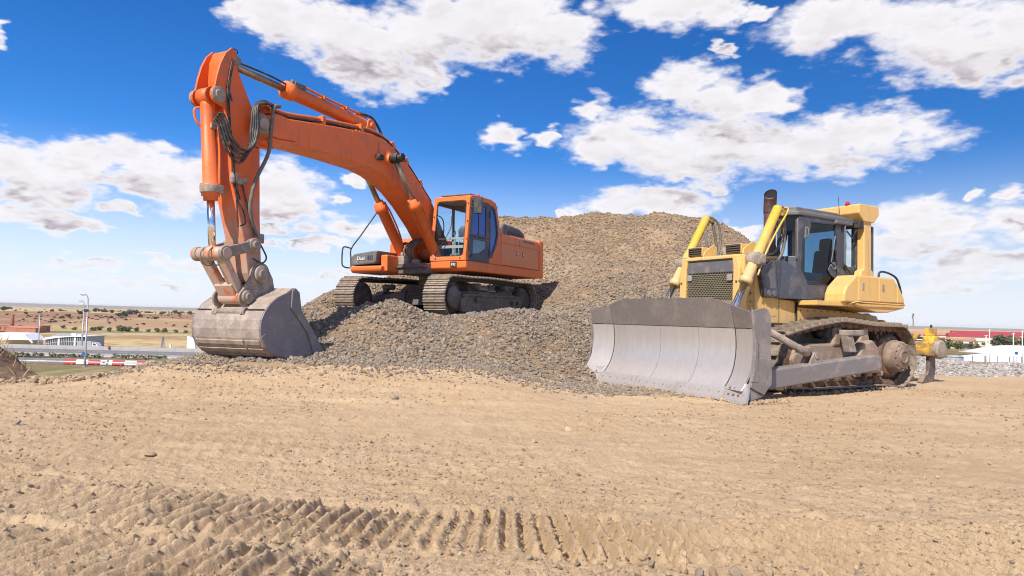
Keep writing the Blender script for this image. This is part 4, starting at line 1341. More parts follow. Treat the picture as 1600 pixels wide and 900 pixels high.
# ---- single stones that stand out on the bare dirt
ST = [(-3.07, 5.91, .085, 'pale flat stone lying alone left of centre above the track print'), (-1.66, 9.97, .13, 'dark stone lying alone below the excavator heap'), (-2.01, 3.48, .075, 'pale stone near the bottom left corner, larger of two'),
      (-2.10, 3.40, .06, 'smaller pale stone beside another near the bottom left corner'), (-5.15, 7.2, .08, 'dark stone lying at the left edge of the dirt'), (2.5, 6.4, .06, 'small stone in the middle of the right half of the dirt'),
      (.58, 5.6, .06, 'small dark stone just right of centre above the ridges'), (.26, 7.06, .06, 'grey stone lying right of centre on the dirt'), (3.77, 9.3, .08, 'grey stone lying in front of the push arm'), (.68, 7.85, .07, 'stone lying before the left end of the blade'),
      (.02, 4.84, .055, 'pale stone at the centre on the upper edge of the print'), (-.3, 3.68, .05, 'grey stone between the ridges left of centre')]
for i, (x_, y_, s_, lb) in enumerate(ST):
    o = link('stone', stone_mesh('stone', 500+i, 'dirt_stone' if i not in (1, 4, 6) else 'gravel_stone', 2))
    o.scale = (s_*1.35, s_*1.2, s_*1.1); o.rotation_euler = (.1*i, .07*i, i*1.3)
    o.location = (x_, y_, float(ground_h(np.array([x_]), np.array([y_]))[0])+s_*.18)
    tag(o, lb, 'stone')
for i in range(16):
    x_ = .48+.085*i+.03*math.sin(i*5.1); y_ = 3.52-.03*x_+.07*math.sin(i*2.7)
    s_ = .035+.03*abs(math.sin(i*3.3))
    o = link('stone', stone_mesh('stone', 540+i, 'dirt_stone', 2))
    o.scale = (s_*1.3,)*3; o.rotation_euler = (.2*i, .3*i, i*1.1)
    o.location = (x_, y_, float(ground_h(np.array([x_]), np.array([y_]))[0])+s_*.25)
    tag(o, 'pale tan stone in the rubble along the bottom edge', 'stone', 'stones in the rubble along the bottom edge')

# ================================================================ excavator (local axes: X forward, Y left, Z up)
EX = empty('excavator', (-1.837, 18.546, 1.167), (.011, .010, 4.243))
tag(EX, 'orange crawler excavator standing on the gravel heap with its bucket lowered to the ground', 'excavator')


def track_curve(pts, sub=10):
    P = [Vector((q[0], 0, q[1])) for q in pts]
    P = smooth_path(P, sub, True)
    P.append(P[0])
    L = [0]
    for i in range(1, len(P)):
        L.append(L[-1]+(P[i]-P[i-1]).length)
    return P, L


def along(P, L, s):
    s = s % L[-1]
    lo, hi = 0, len(L)-1
    while hi-lo > 1:
        mid = (lo+hi)//2
        if L[mid] <= s:
            lo = mid
        else:
            hi = mid
    t = (s-L[lo])/max(1e-9, L[hi]-L[lo])
    return P[lo].lerp(P[hi], t), (P[hi]-P[lo]).normalized()


def shoe_mesh(name, pitch, width, grousers, material, plate=.022, trim=0.0):
    b = MB()
    b.span(-pitch*.49, pitch*.49, -width/2, width/2, -plate, 0)
    for (x_, h_, w_) in grousers:
        b.prism([(x_-w_*.7, 0), (x_+w_*.7, 0), (x_+w_*.35, h_), (x_-w_*.35, h_)], -width/2+trim, width/2-trim)
    for sx_ in (-1, 1):
        for sy_ in (-1, 1):
            b.cyl((sx_*pitch*.2, sy_*width*.17, -.005), (sx_*pitch*.2, sy_*width*.17, .016), .017, n=6)
    me_ = b.mesh(name); me_.materials.append(MATS[material])
    return me_


def link_mesh(name, pitch, gauge, h, material):
    b = MB()
    for s_ in (-1, 1):
        b.prism([(-pitch*.55, -.02), (pitch*.40, -.02), (pitch*.56, -h*.45), (pitch*.40, -h), (-pitch*.25, -h), (-pitch*.55, -h*.55)], s_*gauge-.022, s_*gauge+.022)
    b.cyl((pitch*.5, -gauge-.035, -h*.55), (pitch*.5, gauge+.035, -h*.55), h*.30, n=10)
    me_ = b.mesh(name); me_.materials.append(MATS[material])
    return me_


def crawler(parent, yc, pts, pitch, shoe_me, link_me, h_link, dark):
    """one crawler track: an inner belt carrying every shoe and link as a piece of its own"""
    P, L = track_curve(pts)
    n = round(L[-1]/pitch); step_ = L[-1]/n
    b = MB(); rows = []
    m_ = 120
    for i in range(m_+1):
        q, t = along(P, L, L[-1]*i/m_)
        nrm = Vector((-t.z, 0, t.x))
        w_ = q-nrm*(h_link*.75)
        rows.append([(w_.x, yc-.07, w_.z), (w_.x, yc+.07, w_.z)])
    b.sheet(rows, (0, 0, .02))
    belt = b.build('track', dark, parent)
    for i in range(n):
        q, t = along(P, L, step_*(i+.5))
        th_ = math.atan2(-t.z, t.x)
        for me_, nm in ((shoe_me, 'track_shoe'), (link_me, 'track_link')):
            o = bpy.data.objects.new(nm, me_); COL.objects.link(o)
            o.parent = belt; o.location = (q.x, yc, q.z); o.rotation_euler = (0, th_, 0)
    return belt


# clockwise seen from the left, so that the outward normal is (-tz, tx)
ep = arc(1.99, .545, .515, -90, 78, 7)
etop = [(1.2, 1.055), (.4, 1.075), (-.5, 1.07), (-1.4, 1.05)]
er = arc(-1.97, .545, .515, 97, 270, 7)
ebot = [(-1.2, .03), (0, .03), (1.2, .03)]
EPTS = ep+etop+er+ebot          # anticlockwise in (X, Z)
EPTS = EPTS[::-1]               # clockwise: top run goes forward
ex_shoe = shoe_mesh('track_shoe', .19, .60, [(-.082, .036, .022), (-.01, .026, .02), (.06, .026, .02)], 'track_shoe')
ex_link = link_mesh('track_link', .19, .085, .10, 'track_dark')
for yc in (1.325, -1.325):
    sg = 1 if yc > 0 else -1
    crawler(EX, yc, EPTS, .19, ex_shoe, ex_link, .10, 'track_dark')
    b = MB()
    b.prism([(-1.62, .22), (1.62, .22), (1.62, .50), (1.45, .62), (1.05, .66), (-1.45, .66), (-1.62, .60)], yc-.20, yc+.20)
    b.prism([(-1.50, .66), (1.05, .66), (.95, .74), (-1.35, .74)], yc-.20, yc+.06)
    b.span(-1.62, 1.62, yc+sg*.20, yc+sg*.24, .20, .24)
    b.span(-1.62, 1.62, yc+sg*.20, yc+sg*.235, .60, .64)
    tf = b.build('track_frame', 'frame_steel', EX, .012)
    for xx in (-1.45, -1.1):
        MB().span(xx-.06, xx+.10, yc+sg*.20, yc+sg*.28, .42, .52).build('step_bracket', 'frame_steel', tf, .008)
    MB().span(.55, .95, yc+sg*.20, yc+sg*.26, .46, .56).build('step_plate', 'frame_steel', tf, .008)
    b = MB().rev((1.99, yc-.17, .545), (0, 1, 0), [(0, .20), (.02, .40), (.10, .43), (.24, .43), (.32, .40), (.34, .20)], 28)
    b.build('idler_wheel', 'track_dark', tf)
    b = MB().rev((1.99, yc+sg*.16, .545), (0, sg, 0), [(0, .27), (.06, .27), (.08, .245), (.085, .10), (.095, .09)], 28)
    b.build('hub_cover', 'frame_steel', tf)
    b = MB()
    for k in range(17):
        a = 2*math.pi*k/17
        b.box((-1.97+.40*math.cos(a), yc, .545+.40*math.sin(a)), (.12, .06, .07), Matrix.Rotation(-a, 3, 'Y'))
    b.rev((-1.97, yc-.15, .545), (0, 1, 0), [(0, .30), (.08, .385), (.22, .385), (.30, .30)], 26)
    b.build('sprocket', 'track_dark', tf)
    for k in range(8):
        x0 = -1.40+k*.40
        b = MB().rev((x0, yc-.24, .20), (0, 1, 0), [(0, .05), (.03, .085), (.10, .085), (.12, .115), (.16, .115), (.17, .085), (.31, .085), (.32, .115), (.36, .115), (.38, .085), (.45, .085), (.48, .05)], 14)
        b.build('track_roller', 'frame_steel', tf)
    for x0 in (-.75, .75):
        b = MB().cyl((x0, yc-.12, .86), (x0, yc+.22, .86), .075)
        b.span(x0-.06, x0+.06, yc-.10, yc+.02, .64, .85)
        b.build('carrier_roller', 'frame_steel', tf)
    if sg > 0:
        b = MB().span(.15, .62, yc-.05, yc+.12, .76, .86)
        b.span(-.35, .1, yc-.10, yc+.10, .74, .79)
        b.build('mud_clump', 'mud_caked', tf, .03)

b = MB()
b.prism([(-.95, .38), (.95, .38), (.80, .80), (.55, .93), (-.55, .93), (-.80, .80)], -.85, .85)
for sx_ in (-1, 1):
    for sy_ in (-1, 1):
        b.add([(sx_*.45, sy_*.6, .86), (sx_*.95, sy_*.6, .75), (sx_*1.25, sy_*1.18, .62), (sx_*.75, sy_*1.18, .66),
               (sx_*.45, sy_*.6, .42), (sx_*.95, sy_*.6, .40), (sx_*1.25, sy_*1.18, .36), (sx_*.75, sy_*1.18, .36)],
              [(0, 1, 2, 3), (7, 6, 5, 4), (0, 4, 5, 1), (1, 5, 6, 2), (2, 6, 7, 3), (3, 7, 4, 0)])
b.build('carbody', 'frame_steel', EX, .02)
b = MB().rev((0, 0, .92), (0, 0, 1), [(0, .66), (.09, .66), (.095, .60), (.14, .60), (.145, .68), (.25, .68)], 48)
for k in range(54):
    a = 2*math.pi*k/54
    b.box((.675*math.cos(a), .675*math.sin(a), .975), (.03, .035, .07), Matrix.Rotation(a, 3, 'Z'))
b.build('swing_ring', 'mud_steel', EX)

# ---- upper house
b = MB()
b.prism([(1.20, -.55), (1.55, -.40), (1.55, .45), (.4, .62), (-2.9, .62), (-2.9, -.62), (.4, -.62)], 1.16, 1.42, lambda u, v, w_: (u, v, w_))
b.span(1.0, 1.60, -.50, .45, 1.30, 1.36)
b.build('turntable_deck', 'frame_steel', EX, .02)
b = MB()
b.prism([(1.37, 1.30), (1.37, 1.475), (-3.02, 1.475), (-3.05, 1.30), (-2.95, 1.24), (1.28, 1.22)], .46, 1.50)
b.build('side_skirt', 'orange_paint', EX, .03)
# side body behind the cab with its doors
b = MB()
b.prism([(-.46, 1.48), (-.46, 2.30), (-.52, 2.345), (-2.93, 2.345), (-2.93, 1.48)], .30, 1.485)
body = b.build('side_body', 'orange_paint', EX, .03)
for (x0, x1, z0, z1) in ((-.50, -1.575, 2.095, 2.315), (-1.595, -2.86, 2.095, 2.315), (-.50, -2.86, 1.50, 2.075)):
    MB().span(x0, x1, 1.475, 1.497, z0, z1).build('body_panel', 'orange_faded', body, .012)
for k in range(7):
    xx = -1.82-.115*k
    MB().span(xx-.085, xx, 1.49, 1.502, 2.215, 2.285).build('louvre', 'grey_cover', body, .004)
for xx in (-1.40, -1.78):
    MB().span(xx-.07, xx, 1.49, 1.508, 1.81, 1.92).build('latch', 'black_part', body, .006)
    MB().span(xx-.055, xx-.02, 1.505, 1.514, 1.83, 1.90).build('latch_insert', 'white_paint', body, .002)
b = MB()
cw = [(-2.95, -1.5), (-2.95, 1.5), (-3.05, 1.5)]+[(-3.25+.0-.25*math.sin(R(a)), 1.5*math.cos(R(a))) for a in range(12, 170, 12)]+[(-3.05, -1.5)]
b.prism(cw, 1.27, 2.40, lambda u, v, w_: (u, v, w_))
b.build('counterweight', 'orange_paint', EX, .05)
b = MB()
b.prism([(-1.25, 2.34), (-1.22, 2.62), (-1.38, 2.745), (-2.35, 2.70), (-2.72, 2.58), (-2.78, 2.34)], -.35, 1.12)
hood = b.build('engine_hood', 'navy_panel', EX, .07)
for k in range(9):
    MB().span(-1.55-.11*k, -1.60-.11*k, 1.11, 1.13, 2.42, 2.54).build('hood_slot', 'black_part', hood)
b = MB()
b.prism([(-.1, 1.30), (-.1, 2.25), (-2.95, 2.32), (-2.95, 1.30)], -1.48, -.45)
b.prism([(.35, 1.30), (.35, 1.85), (-2.95, 1.95), (-2.95, 1.30)], -.45, .30)
b.build('right_body', 'orange_paint', EX, .04)
# fuel tank with filler and step box in front of it
b = MB()
b.prism([(.98, 1.30), (.98, 1.98), (.90, 2.12), (.75, 2.16), (.1, 2.16), (-.05, 2.1), (-.05, 1.30)], -1.12, -.32)
tank = b.build('fuel_tank', 'orange_paint', EX, .06)
b = MB().cyl((.62, -.52, 2.15), (.62, -.52, 2.30), .055).cyl((.62, -.52, 2.28), (.62, -.52, 2.33), .075)
b.span(.50, .74, -.42, -.30, 2.15, 2.24)
b.build('filler_cap', 'orange_faded', tank, .008)
b = MB()
b.prism([(2.05, 1.17), (2.12, 1.24), (2.12, 1.34), (.9, 1.40), (.9, 1.17)], -1.48, -.50)
b.span(.9, 1.98, -.62, -.42, 1.2, 1.62)
box_ = b.build('tool_box', 'orange_paint', EX, .035)
b = MB()
prof = [(-1.47, 1.355), (-1.47, 1.52), (-1.44, 1.60), (-1.36, 1.655), (-.72, 1.72), (-.62, 1.715), (-.66, 1.62), (-.68, 1.45), (-.72, 1.40)]
b.prism(prof, 1.2, 2.10, lambda u, v, w_: (w_, u, v))
cov = b.build('tool_box_cover', 'grey_cover', EX, .03)
for k in range(3):
    MB().span(2.10, 2.108, -.93+.06*k, -.895+.06*k, 1.49, 1.60).build('cover_slot', 'black_part', cov)
b = MB()
b.tube([(2.10, -1.50, 1.30), (2.24, -1.56, 1.32), (2.28, -1.60, 1.42), (2.26, -1.60, 1.78), (2.20, -1.56, 1.83), (2.05, -1.50, 1.80)], .018, 8)
b.tube([(2.05, -1.50, 1.30), (2.06, -1.50, 1.55), (2.05, -1.50, 1.80), (1.75, -1.42, 2.20), (1.20, -1.30, 2.92)], .018, 8)
b.build('handrail', 'black_part', EX)
b = MB()
for (xx, yy) in ((.15, -.98), (.12, -.72)):
    b.tube([(xx, yy, 2.12), (xx, yy, 2.55), (xx-.02, yy, 2.98)], .018, 8)
b.tube([(.13, -.98, 2.98), (-.5, -.98, 3.02), (-1.4, -.98, 2.98), (-1.45, -.98, 2.3)], .018, 8)
b.tube([(.10, -.72, 2.98), (.06, -.85, 3.02), (.13, -.98, 2.98)], .018, 8)
b.build('roof_rail', 'black_part', EX)

# flat print on the covers
def lettering(txt, size, loc, rot, material, parent, name='lettering'):
    cu = bpy.data.curves.new(name, 'FONT'); cu.body = txt; cu.size = size; cu.extrude = .002
    cu.align_x = 'CENTER'; cu.align_y = 'CENTER'
    cu.materials.append(MATS[material])
    tmp = bpy.data.objects.new(name, cu); COL.objects.link(tmp)
    bpy.context.view_layer.update()
    me_ = bpy.data.meshes.new_from_object(tmp.evaluated_get(bpy.context.evaluated_depsgraph_get()))
    bpy.data.objects.remove(tmp)
    o = link(name, me_, parent)
    o.location = loc; o.rotation_euler = rot
    return o


lettering('Dael', .13, (2.112, -1.14, 1.53), (R(90), 0, R(90)), 'white_paint', cov)
MB().span(1.372, 1.380, 1.05, 1.24, 1.31, 1.45).build('number_plate', 'black_part', EX, .004)
lettering('P42', .085, (1.384, 1.145, 1.375), (R(90), 0, R(90)), 'white_paint', EX, 'plate_number')

# ---- cab (Y .46 to 1.50)
def front(u, v, w_):      # windscreen plane leaning back
    return (1.385-.115*(v-1.5)+w_, u, v)


def rr_poly(x0, x1, z0, z1, r, n=4):
    """rounded rectangle"""
    q = []
    for (cx_, cz_, a0) in ((x1-r, z1-r, 0), (x0+r, z1-r, 90), (x0+r, z0+r, 180), (x1-r, z0+r, 270)):
        q += arc(cx_, cz_, r, a0, a0+90, n)
    return q


b = MB()
b.ring(rr_poly(.45, 1.50, 1.475, 3.10, .05), rr_poly(.535, 1.415, 1.575, 2.99, .10), -.07, 0, front)
cab = b.build('cab', 'orange_paint', EX, .012)
b = MB().ring(rr_poly(.528, 1.422, 1.568, 2.997, .10), rr_poly(.555, 1.395, 1.595, 2.97, .09), -.045, -.012, front)
b.build('window_seal', 'black_part', cab)
b = MB().prism(rr_poly(.55, 1.40, 1.59, 2.975, .09), -.035, -.028, front)
b.build('windscreen', 'windscreen', cab)
# roof, rear and the far side
b = MB()
b.prism([(1.17, 3.06), (1.12, 3.12), (.85, 3.165), (.1, 3.165), (-.20, 3.10), (-.22, 3.05), (1.1, 3.03)], .47, 1.49)
b.build('cab_roof', 'orange_paint', cab, .04)
b = MB()
b.span(.0, 1.02, .52, 1.40, 3.15, 3.19)
b.build('roof_hatch', 'grey_cover', cab, .02)
b = MB().cyl((.35, 1.25, 3.16), (.35, 1.25, 3.19), .06).rev((.35, 1.25, 3.19), (0, 0, 1), [(0, .055), (.05, .05), (.075, .025), (.078, 0)], 14)
b.build('beacon', 'red_lens', cab)
# side wall of the cab: orange rear corner round the quarter window, then the dark door
qo = [(.20, 1.48), (.20, 3.07), (-.02, 3.08), (-.20, 3.02), (-.33, 2.62), (-.43, 2.25), (-.455, 1.90), (-.455, 1.48)]
qi = [(.19, 1.60), (.19, 3.0), (.02, 3.0), (-.12, 2.95), (-.24, 2.62), (-.32, 2.28), (-.21, 1.98), (.03, 1.64)]
b = MB().ring(qo, qi, 1.44, 1.495)
b.build('rear_corner_panel', 'orange_paint', cab, .012)
qa = [(.185, 1.612), (.185, 2.985), (.02, 2.985), (-.11, 2.935), (-.228, 2.615), (-.305, 2.28), (-.20, 1.99), (.03, 1.655)]
qb = [(.14, 1.72), (.14, 2.92), (.04, 2.92), (-.06, 2.88), (-.17, 2.60), (-.235, 2.29), (-.15, 2.03), (.02, 1.77)]
b = MB().ring(qa, qb, 1.455, 1.505)
b.build('quarter_window_frame', 'navy_panel', cab, .006)
MB().prism(qb, 1.47, 1.478).build('quarter_window', 'blue_glass', cab)
b = MB()
b.span(1.26, 1.385, 1.44, 1.50, 1.475, 1.72)
b.prism([(1.285, 1.70), (1.375, 1.70), (1.20, 3.06), (1.10, 3.06)], 1.44, 1.498)
b.prism([(1.13, 2.98), (1.10, 3.07), (.20, 3.07), (.20, 3.03), (.95, 3.03)], 1.44, 1.497)
b.build('front_pillar', 'orange_paint', cab, .012)
uo = [(1.235, 2.10), (1.135, 2.90), (1.05, 3.0), (.88, 3.025), (.215, 3.025), (.215, 2.10)]
ui = [(1.135, 2.15), (1.055, 2.80), (.98, 2.89), (.86, 2.92), (.40, 2.92), (.40, 2.15)]
lo_ = [(1.275, 1.49), (1.235, 2.09), (.80, 2.09), (.215, 2.09), (.215, 1.49), (.70, 1.49)]
li = [(1.06, 1.67), (1.03, 2.03), (.80, 2.03), (.36, 2.03), (.36, 1.86), (.72, 1.69)]
door = MB().ring(uo, ui, 1.46, 1.508).ring(lo_, li, 1.46, 1.508).build('cab_door', 'navy_panel', cab, .008)
MB().prism(ui, 1.48, 1.486).build('door_window', 'blue_glass', door)
MB().prism(li, 1.48, 1.486).build('door_window', 'lower_glass', door)
MB().span(.745, .765, 1.487, 1.497, 2.15, 2.92).build('window_slide', 'black_part', door)
b = MB().rev((1.185, 1.505, 1.62), (0, 1, 0), [(0, .055), (.02, .055), (.025, .035), (.012, .03)], 14)
b.build('door_handle', 'black_part', door)
for zz in (1.75, 2.75):
    MB().span(.17, .24, 1.505, 1.525, zz-.09, zz+.09).build('hinge', 'black_part', door, .006)
b = MB()
b.span(-.44, -.40, .50, 1.44, 1.48, 2.25)
b.span(-.44, 1.30, .46, .50, 1.48, 1.95)
b.span(-.42, 1.10, .46, .51, 2.92, 3.05)
for xx in (-.40, .35):
    b.span(xx-.035, xx+.035, .46, .51, 1.9, 3.0)
b.span(-.34, -.28, .5, 1.44, 2.94, 3.05)
b.span(-.45, 1.32, .48, 1.47, 1.44, 1.50)
b.build('cab_wall', 'cab_inner', cab)
MB().span(-.36, 1.18, .478, .484, 1.95, 2.92).build('side_window', 'windscreen', cab)
MB().prism([(.50, 2.25), (1.44, 2.25), (1.44, 2.94), (.50, 2.94)], -.40, -.394, lambda u, v, w_: (w_+.0, u, v)).build('rear_window', 'windscreen', cab)
b = MB()
b.span(-.25, .25, .75, 1.22, 1.78, 1.92)
b.prism([(-.28, 1.88), (-.12, 1.88), (-.20, 2.50), (-.32, 2.52)], .76, 1.21)
b.prism([(-.31, 2.52), (-.20, 2.52), (-.22, 2.72), (-.31, 2.72)], .86, 1.11)
b.build('seat', 'seat_cloth', cab, .04)
b = MB()
for yy in (.62, 1.30):
    b.span(-.15, .55, yy-.07, yy+.07, 1.50, 2.05)
    b.tube([(.45, yy, 2.03), (.47, yy, 2.15), (.50, yy, 2.25)], .015)
    b.rev((.49, yy, 2.22), (0, 0, 1), [(0, .02), (.05, .035), (.12, .02)], 10)
b.build('console', 'cab_inner', cab, .02)
b = MB()
b.span(.85, 1.25, .60, 1.38, 1.50, 1.58)
for yy in (.92, 1.06):
    b.tube([(.95, yy, 1.52), (1.0, yy, 1.85), (.98, yy, 2.02)], .014)
    b.bar((1.05, yy-.05, 1.58), (1.12, yy+.05, 1.66), .10, .02)
b.build('pedals', 'cab_pale', cab)
b = MB()
b.span(1.17, 1.20, .56, 1.40, 2.02, 2.07); b.span(1.19, 1.22, .56, 1.40, 1.80, 1.87)
b.build('guard_bar', 'cab_pale', cab)
b = MB().span(.55, 1.10, .55, 1.40, 2.985, 3.02)
b.build('sun_blind', 'cab_pale', cab)
b = MB().tube([(1.16, 1.46, 2.80), (1.20, 1.60, 2.81), (1.20, 1.68, 2.80)], .012)
b.box((1.20, 1.73, 2.83), (.09, .20, .40), Matrix.Rotation(R(14), 3, 'Z'))
b.build('mirror', 'black_part', EX, .03)
b = MB()
for (yy, zz) in ((1.47, 1.66), (1.475, 2.0), (1.475, 2.45), (1.47, 2.9), (.49, 1.7), (.49, 2.1), (.49, 2.6), (.62, 1.53), (1.33, 1.53)):
    q = front(yy, zz, 0)
    b.cyl((q[0]-.005, q[1], q[2]), (q[0]+.014, q[1], q[2]), .02, n=8)
b.build('cab_bolts', 'black_part', cab)
b = MB().tube([(1.34, .55, 1.60), (1.30, .98, 2.25), (1.255, 1.0, 2.60)], .010)
b.build('wiper', 'black_part', cab)

# ---- boom
bt = [(6.66, 3.74), (6.40, 3.885), (6.10, 3.865), (5.4, 3.965), (4.7, 4.06), (4.06, 4.135), (3.62, 4.175), (3.22, 4.16), (2.90, 4.085), (2.57, 3.935), (2.26, 3.79), (1.96, 3.60), (1.12, 2.98), (.66, 2.42), (.30, 1.96)]
bb = [(.22, 1.76), (.34, 1.60), (.56, 1.62), (.95, 1.98), (1.35, 2.36), (1.95, 2.82), (2.41, 3.09), (2.76, 3.225), (3.19, 3.35), (3.67, 3.415), (4.68, 3.43), (5.6, 3.42), (6.2, 3.385), (6.50, 3.37), (6.64, 3.46)]
b = MB().prism(bt+bb, -.33, .33)
boom = b.build('boom', 'orange_paint', EX, .02)
b = MB()
off = [(x_*1.0, z_) for x_, z_ in bt[1:14]]
for s_ in (-1, 1):
    b.prism([(6.95, 3.47)]+arc(6.82, 3.56, .16, -30, 95, 5)+[(6.45, 3.86), (5.95, 3.83), (5.9, 3.46), (6.4, 3.41)], s_*.335, s_*.375)
b.build('boom_tip_plate', 'orange_paint', boom, .012)
b = MB()
for s_ in (-1, 1):
    b.prism([(5.96, 3.36), (6.50, 3.30), (6.55, 3.385), (5.96, 3.435)], s_*.20, s_*.36)
    b.rev((2.97, s_*.30, 3.74), (0, s_, 0), [(0, .17), (.06, .17), (.065, .12), (.12, .12)], 22)
    b.span(2.55, 2.562, s_*.30, s_*.338, 3.15, 3.90)
b.build('boom_bosses', 'orange_paint', boom, .01)
for xx, z0, z1 in ((5.55, 3.45, 3.93), (4.25, 3.45, 4.09)):
    MB().span(xx, xx+.014, .327, .336, z0, z1).build('boom_weld', 'orange_paint', boom)
b = MB().cyl((2.97, -.74, 3.74), (2.97, .74, 3.74), .075, n=16)
for s_ in (-1, 1):
    b.cyl((2.97, s_*.40, 3.74), (2.97, s_*.62, 3.74), .115, n=18)
    b.cyl((2.97, s_*.68, 3.74), (2.97, s_*.74, 3.74), .10, n=18)
b.build('boom_cylinder_pin', 'black_part', boom, .008)
b = MB().box((3.35, .38, 3.70), (.17, .10, .13)).cyl((3.42, .38, 3.70), (3.46, .38, 3.70), .06)
b.build('work_lamp', 'black_part', boom, .02)
b = MB().tube([(3.35, .36, 3.77), (3.36, .345, 3.95), (3.32, .34, 4.12)], .008)
b.build('lamp_cable', 'black_part', boom)
for s_ in (-1, 1):
    b = MB()
    d_ = Vector((2.97-1.05, 0, 3.74-1.47)).normalized()
    p0 = Vector((1.05, s_*.50, 1.47)); p1 = Vector((2.97, s_*.50, 3.74)); ln = (p1-p0).length
    b.rev(p0, d_, [(-.10, .09), (.0, .125), (.25, .135), (ln*.535, .135), (ln*.54, .165), (ln*.60, .165), (ln*.605, .12), (ln*.63, .12)], 22)
    b.rev(p0+Vector((0, -.11, 0)), (0, 1, 0), [(0, .12), (.22, .12)], 18)
    cyl_ = b.build('boom_cylinder', 'orange_paint', EX)
    MB().rev(p0, d_, [(ln*.60, .066), (ln-.02, .066)], 16).build('piston_rod', 'worn_rod', cyl_)
    b = MB()
    nn = Vector((-d_.z, 0, d_.x))
    b.tube([p0+d_*.45+nn*.16, p0+d_*(ln*.3)+nn*.19+Vector((0, .05, 0)), p0+d_*(ln*.52)+nn*.19+Vector((0, .05, 0)), p0+d_*(ln*.56)+nn*.16], .022)
    b.build('cylinder_pipe', 'orange_paint', cyl_)
    b = MB()
    for q in range(3):
        b.tube([p0+d_*.50+nn*(.17+.02*q)+Vector((0, .05*q-.05, 0)), p0+d_*.32+nn*.36+Vector((0, .05*q+.02, 0)), p0+nn*.42+Vector((.02, .05*q+.03, -.02)), (.95, s_*.28+.05*q, 1.42)], .028, 8)
    b.build('hydraulic_hose', 'hose_dusty', cyl_)
    MB().span(.90, 1.20, s_*.50-.19, s_*.50-.13, 1.28, 1.60).span(.90, 1.20, s_*.50+.13, s_*.50+.19, 1.28, 1.60).build('cylinder_bracket', 'mud_steel', EX, .03)
b = MB().box((1.40, -.30, 1.50), (.22, .28, .24)).box((1.36, .02, 1.44), (.16, .18, .18)).cyl((1.45, -.35, 1.60), (1.45, -.35, 1.72), .04).cyl((1.45, -.25, 1.60), (1.45, -.25, 1.70), .035)
b.build('valve_block', 'mud_steel', EX, .015)
b = MB()
for k in range(4):
    b.tube([(1.36, -.32+.09*k, 1.55), (1.42, -.30+.09*k, 1.82), (1.15, -.22+.10*k, 2.05), (.75, -.15+.08*k, 2.2)], .026, 8)
b.build('swivel_hoses', 'hose_dusty', EX)
b = MB().rev((.55, -.30, 1.80), (0, 1, 0), [(0, .26), (.6, .26)], 24)
b.build('boom_foot_boss', 'orange_faded', EX)

# arm cylinder on top of the boom
p0 = Vector((3.40, 0, 4.44)); p1 = Vector((7.27, 0, 4.60)); d_ = (p1-p0).normalized(); ln = (p1-p0).length
b = MB().rev(p0, d_, [(-.12, .08), (.0, .13), (.15, .145), (2.30, .145), (2.31, .175), (2.50, .175), (2.505, .12), (2.55, .12)], 22)
b.rev(p0+Vector((0, -.12, 0)), (0, 1, 0), [(0, .13), (.24, .13)], 18)
acy = b.build('arm_cylinder', 'orange_paint', EX)
MB().rev(p0, d_, [(2.5, .068), (ln-.05, .068)], 16).build('piston_rod', 'worn_rod', acy)
MB().box(p0+d_*2.16+Vector((0, .02, .17)), (.30, .15, .10)).cyl(p0+d_*2.30+Vector((0, .02, .2)), p0+d_*2.36+Vector((0, .02, .2)), .05).build('port_block', 'grey_cover', acy, .01)
b = MB()
b.tube([p0+d_*2.10+Vector((0, .04, .20)), p0+d_*1.85+Vector((0, .06, .19)), p0+d_*1.5+Vector((0, .08, .17)), p0+d_*.8+Vector((0, .08, .17)), p0+d_*.3+Vector((0, .06, .19))], .026)
b.tube([p0+d_*.35+Vector((0, -.06, .17)), p0+d_*.25+Vector((0, -.06, .22)), p0+Vector((-.05, -.04, .22))], .026)
for f in (.8, 1.5):
    b.box(p0+d_*f+Vector((0, .06, .15)), (.06, .16, .06))
b.build('cylinder_pipe', 'orange_paint', acy)
b = MB().tube([p0+d_*.28+Vector((0, .06, .20)), p0+Vector((-.12, .06, .22)), p0+Vector((-.38, .08, .02)), p0+Vector((-.52, .10, -.22))], .030, 8)
b.build('hydraulic_hose', 'hose_rubber', acy)
b = MB()
for s_ in (-1, 1):
    b.prism([(3.05, 4.10), (3.85, 4.10), (3.58, 4.36)]+arc(3.40, 4.44, .15, -10, 190, 6)+[(3.22, 4.36)], s_*.13, s_*.17)
b.cyl((3.40, -.22, 4.44), (3.40, .22, 4.44), .065)
b.build('cylinder_bracket', 'orange_paint', boom, .01)

# pipes and hoses along the boom
def boom_line(off_, y_, x0=6.55, x1=.9):
    pts = [(x_, y_, z_+off_) for x_, z_ in bt if x1 <= x_ <= x0]
    return pts


b = MB()
for (y_, off_, r_) in ((.22, .12, .034), (.12, .11, .030), (-.20, .12, .034)):
    pl = boom_line(off_, y_)
    b.tube([(6.70, y_, 4.00)]+pl[1:], r_, 8, 4)
b.build('boom_pipe', 'orange_paint', boom)
b = MB()
for (y_, off_, r_) in ((.29, .055, .020), (.02, .10, .022), (-.10, .10, .022)):
    pl = boom_line(off_, y_)
    b.tube([(6.62, y_, 3.93)]+pl[1:], r_, 6, 4)
b.build('boom_hose', 'hose_rubber', boom)
for (x_, z_) in ((6.50, 3.86), (5.1, 4.01), (3.9, 4.15), (2.75, 4.02), (2.2, 3.76), (1.6, 3.33)):
    MB().box((x_, .14, z_+.09), (.10, .34, .18), Matrix.Rotation(R(0 if x_ > 3 else 32), 3, 'Y')).build('pipe_clamp', 'orange_paint', boom, .01)

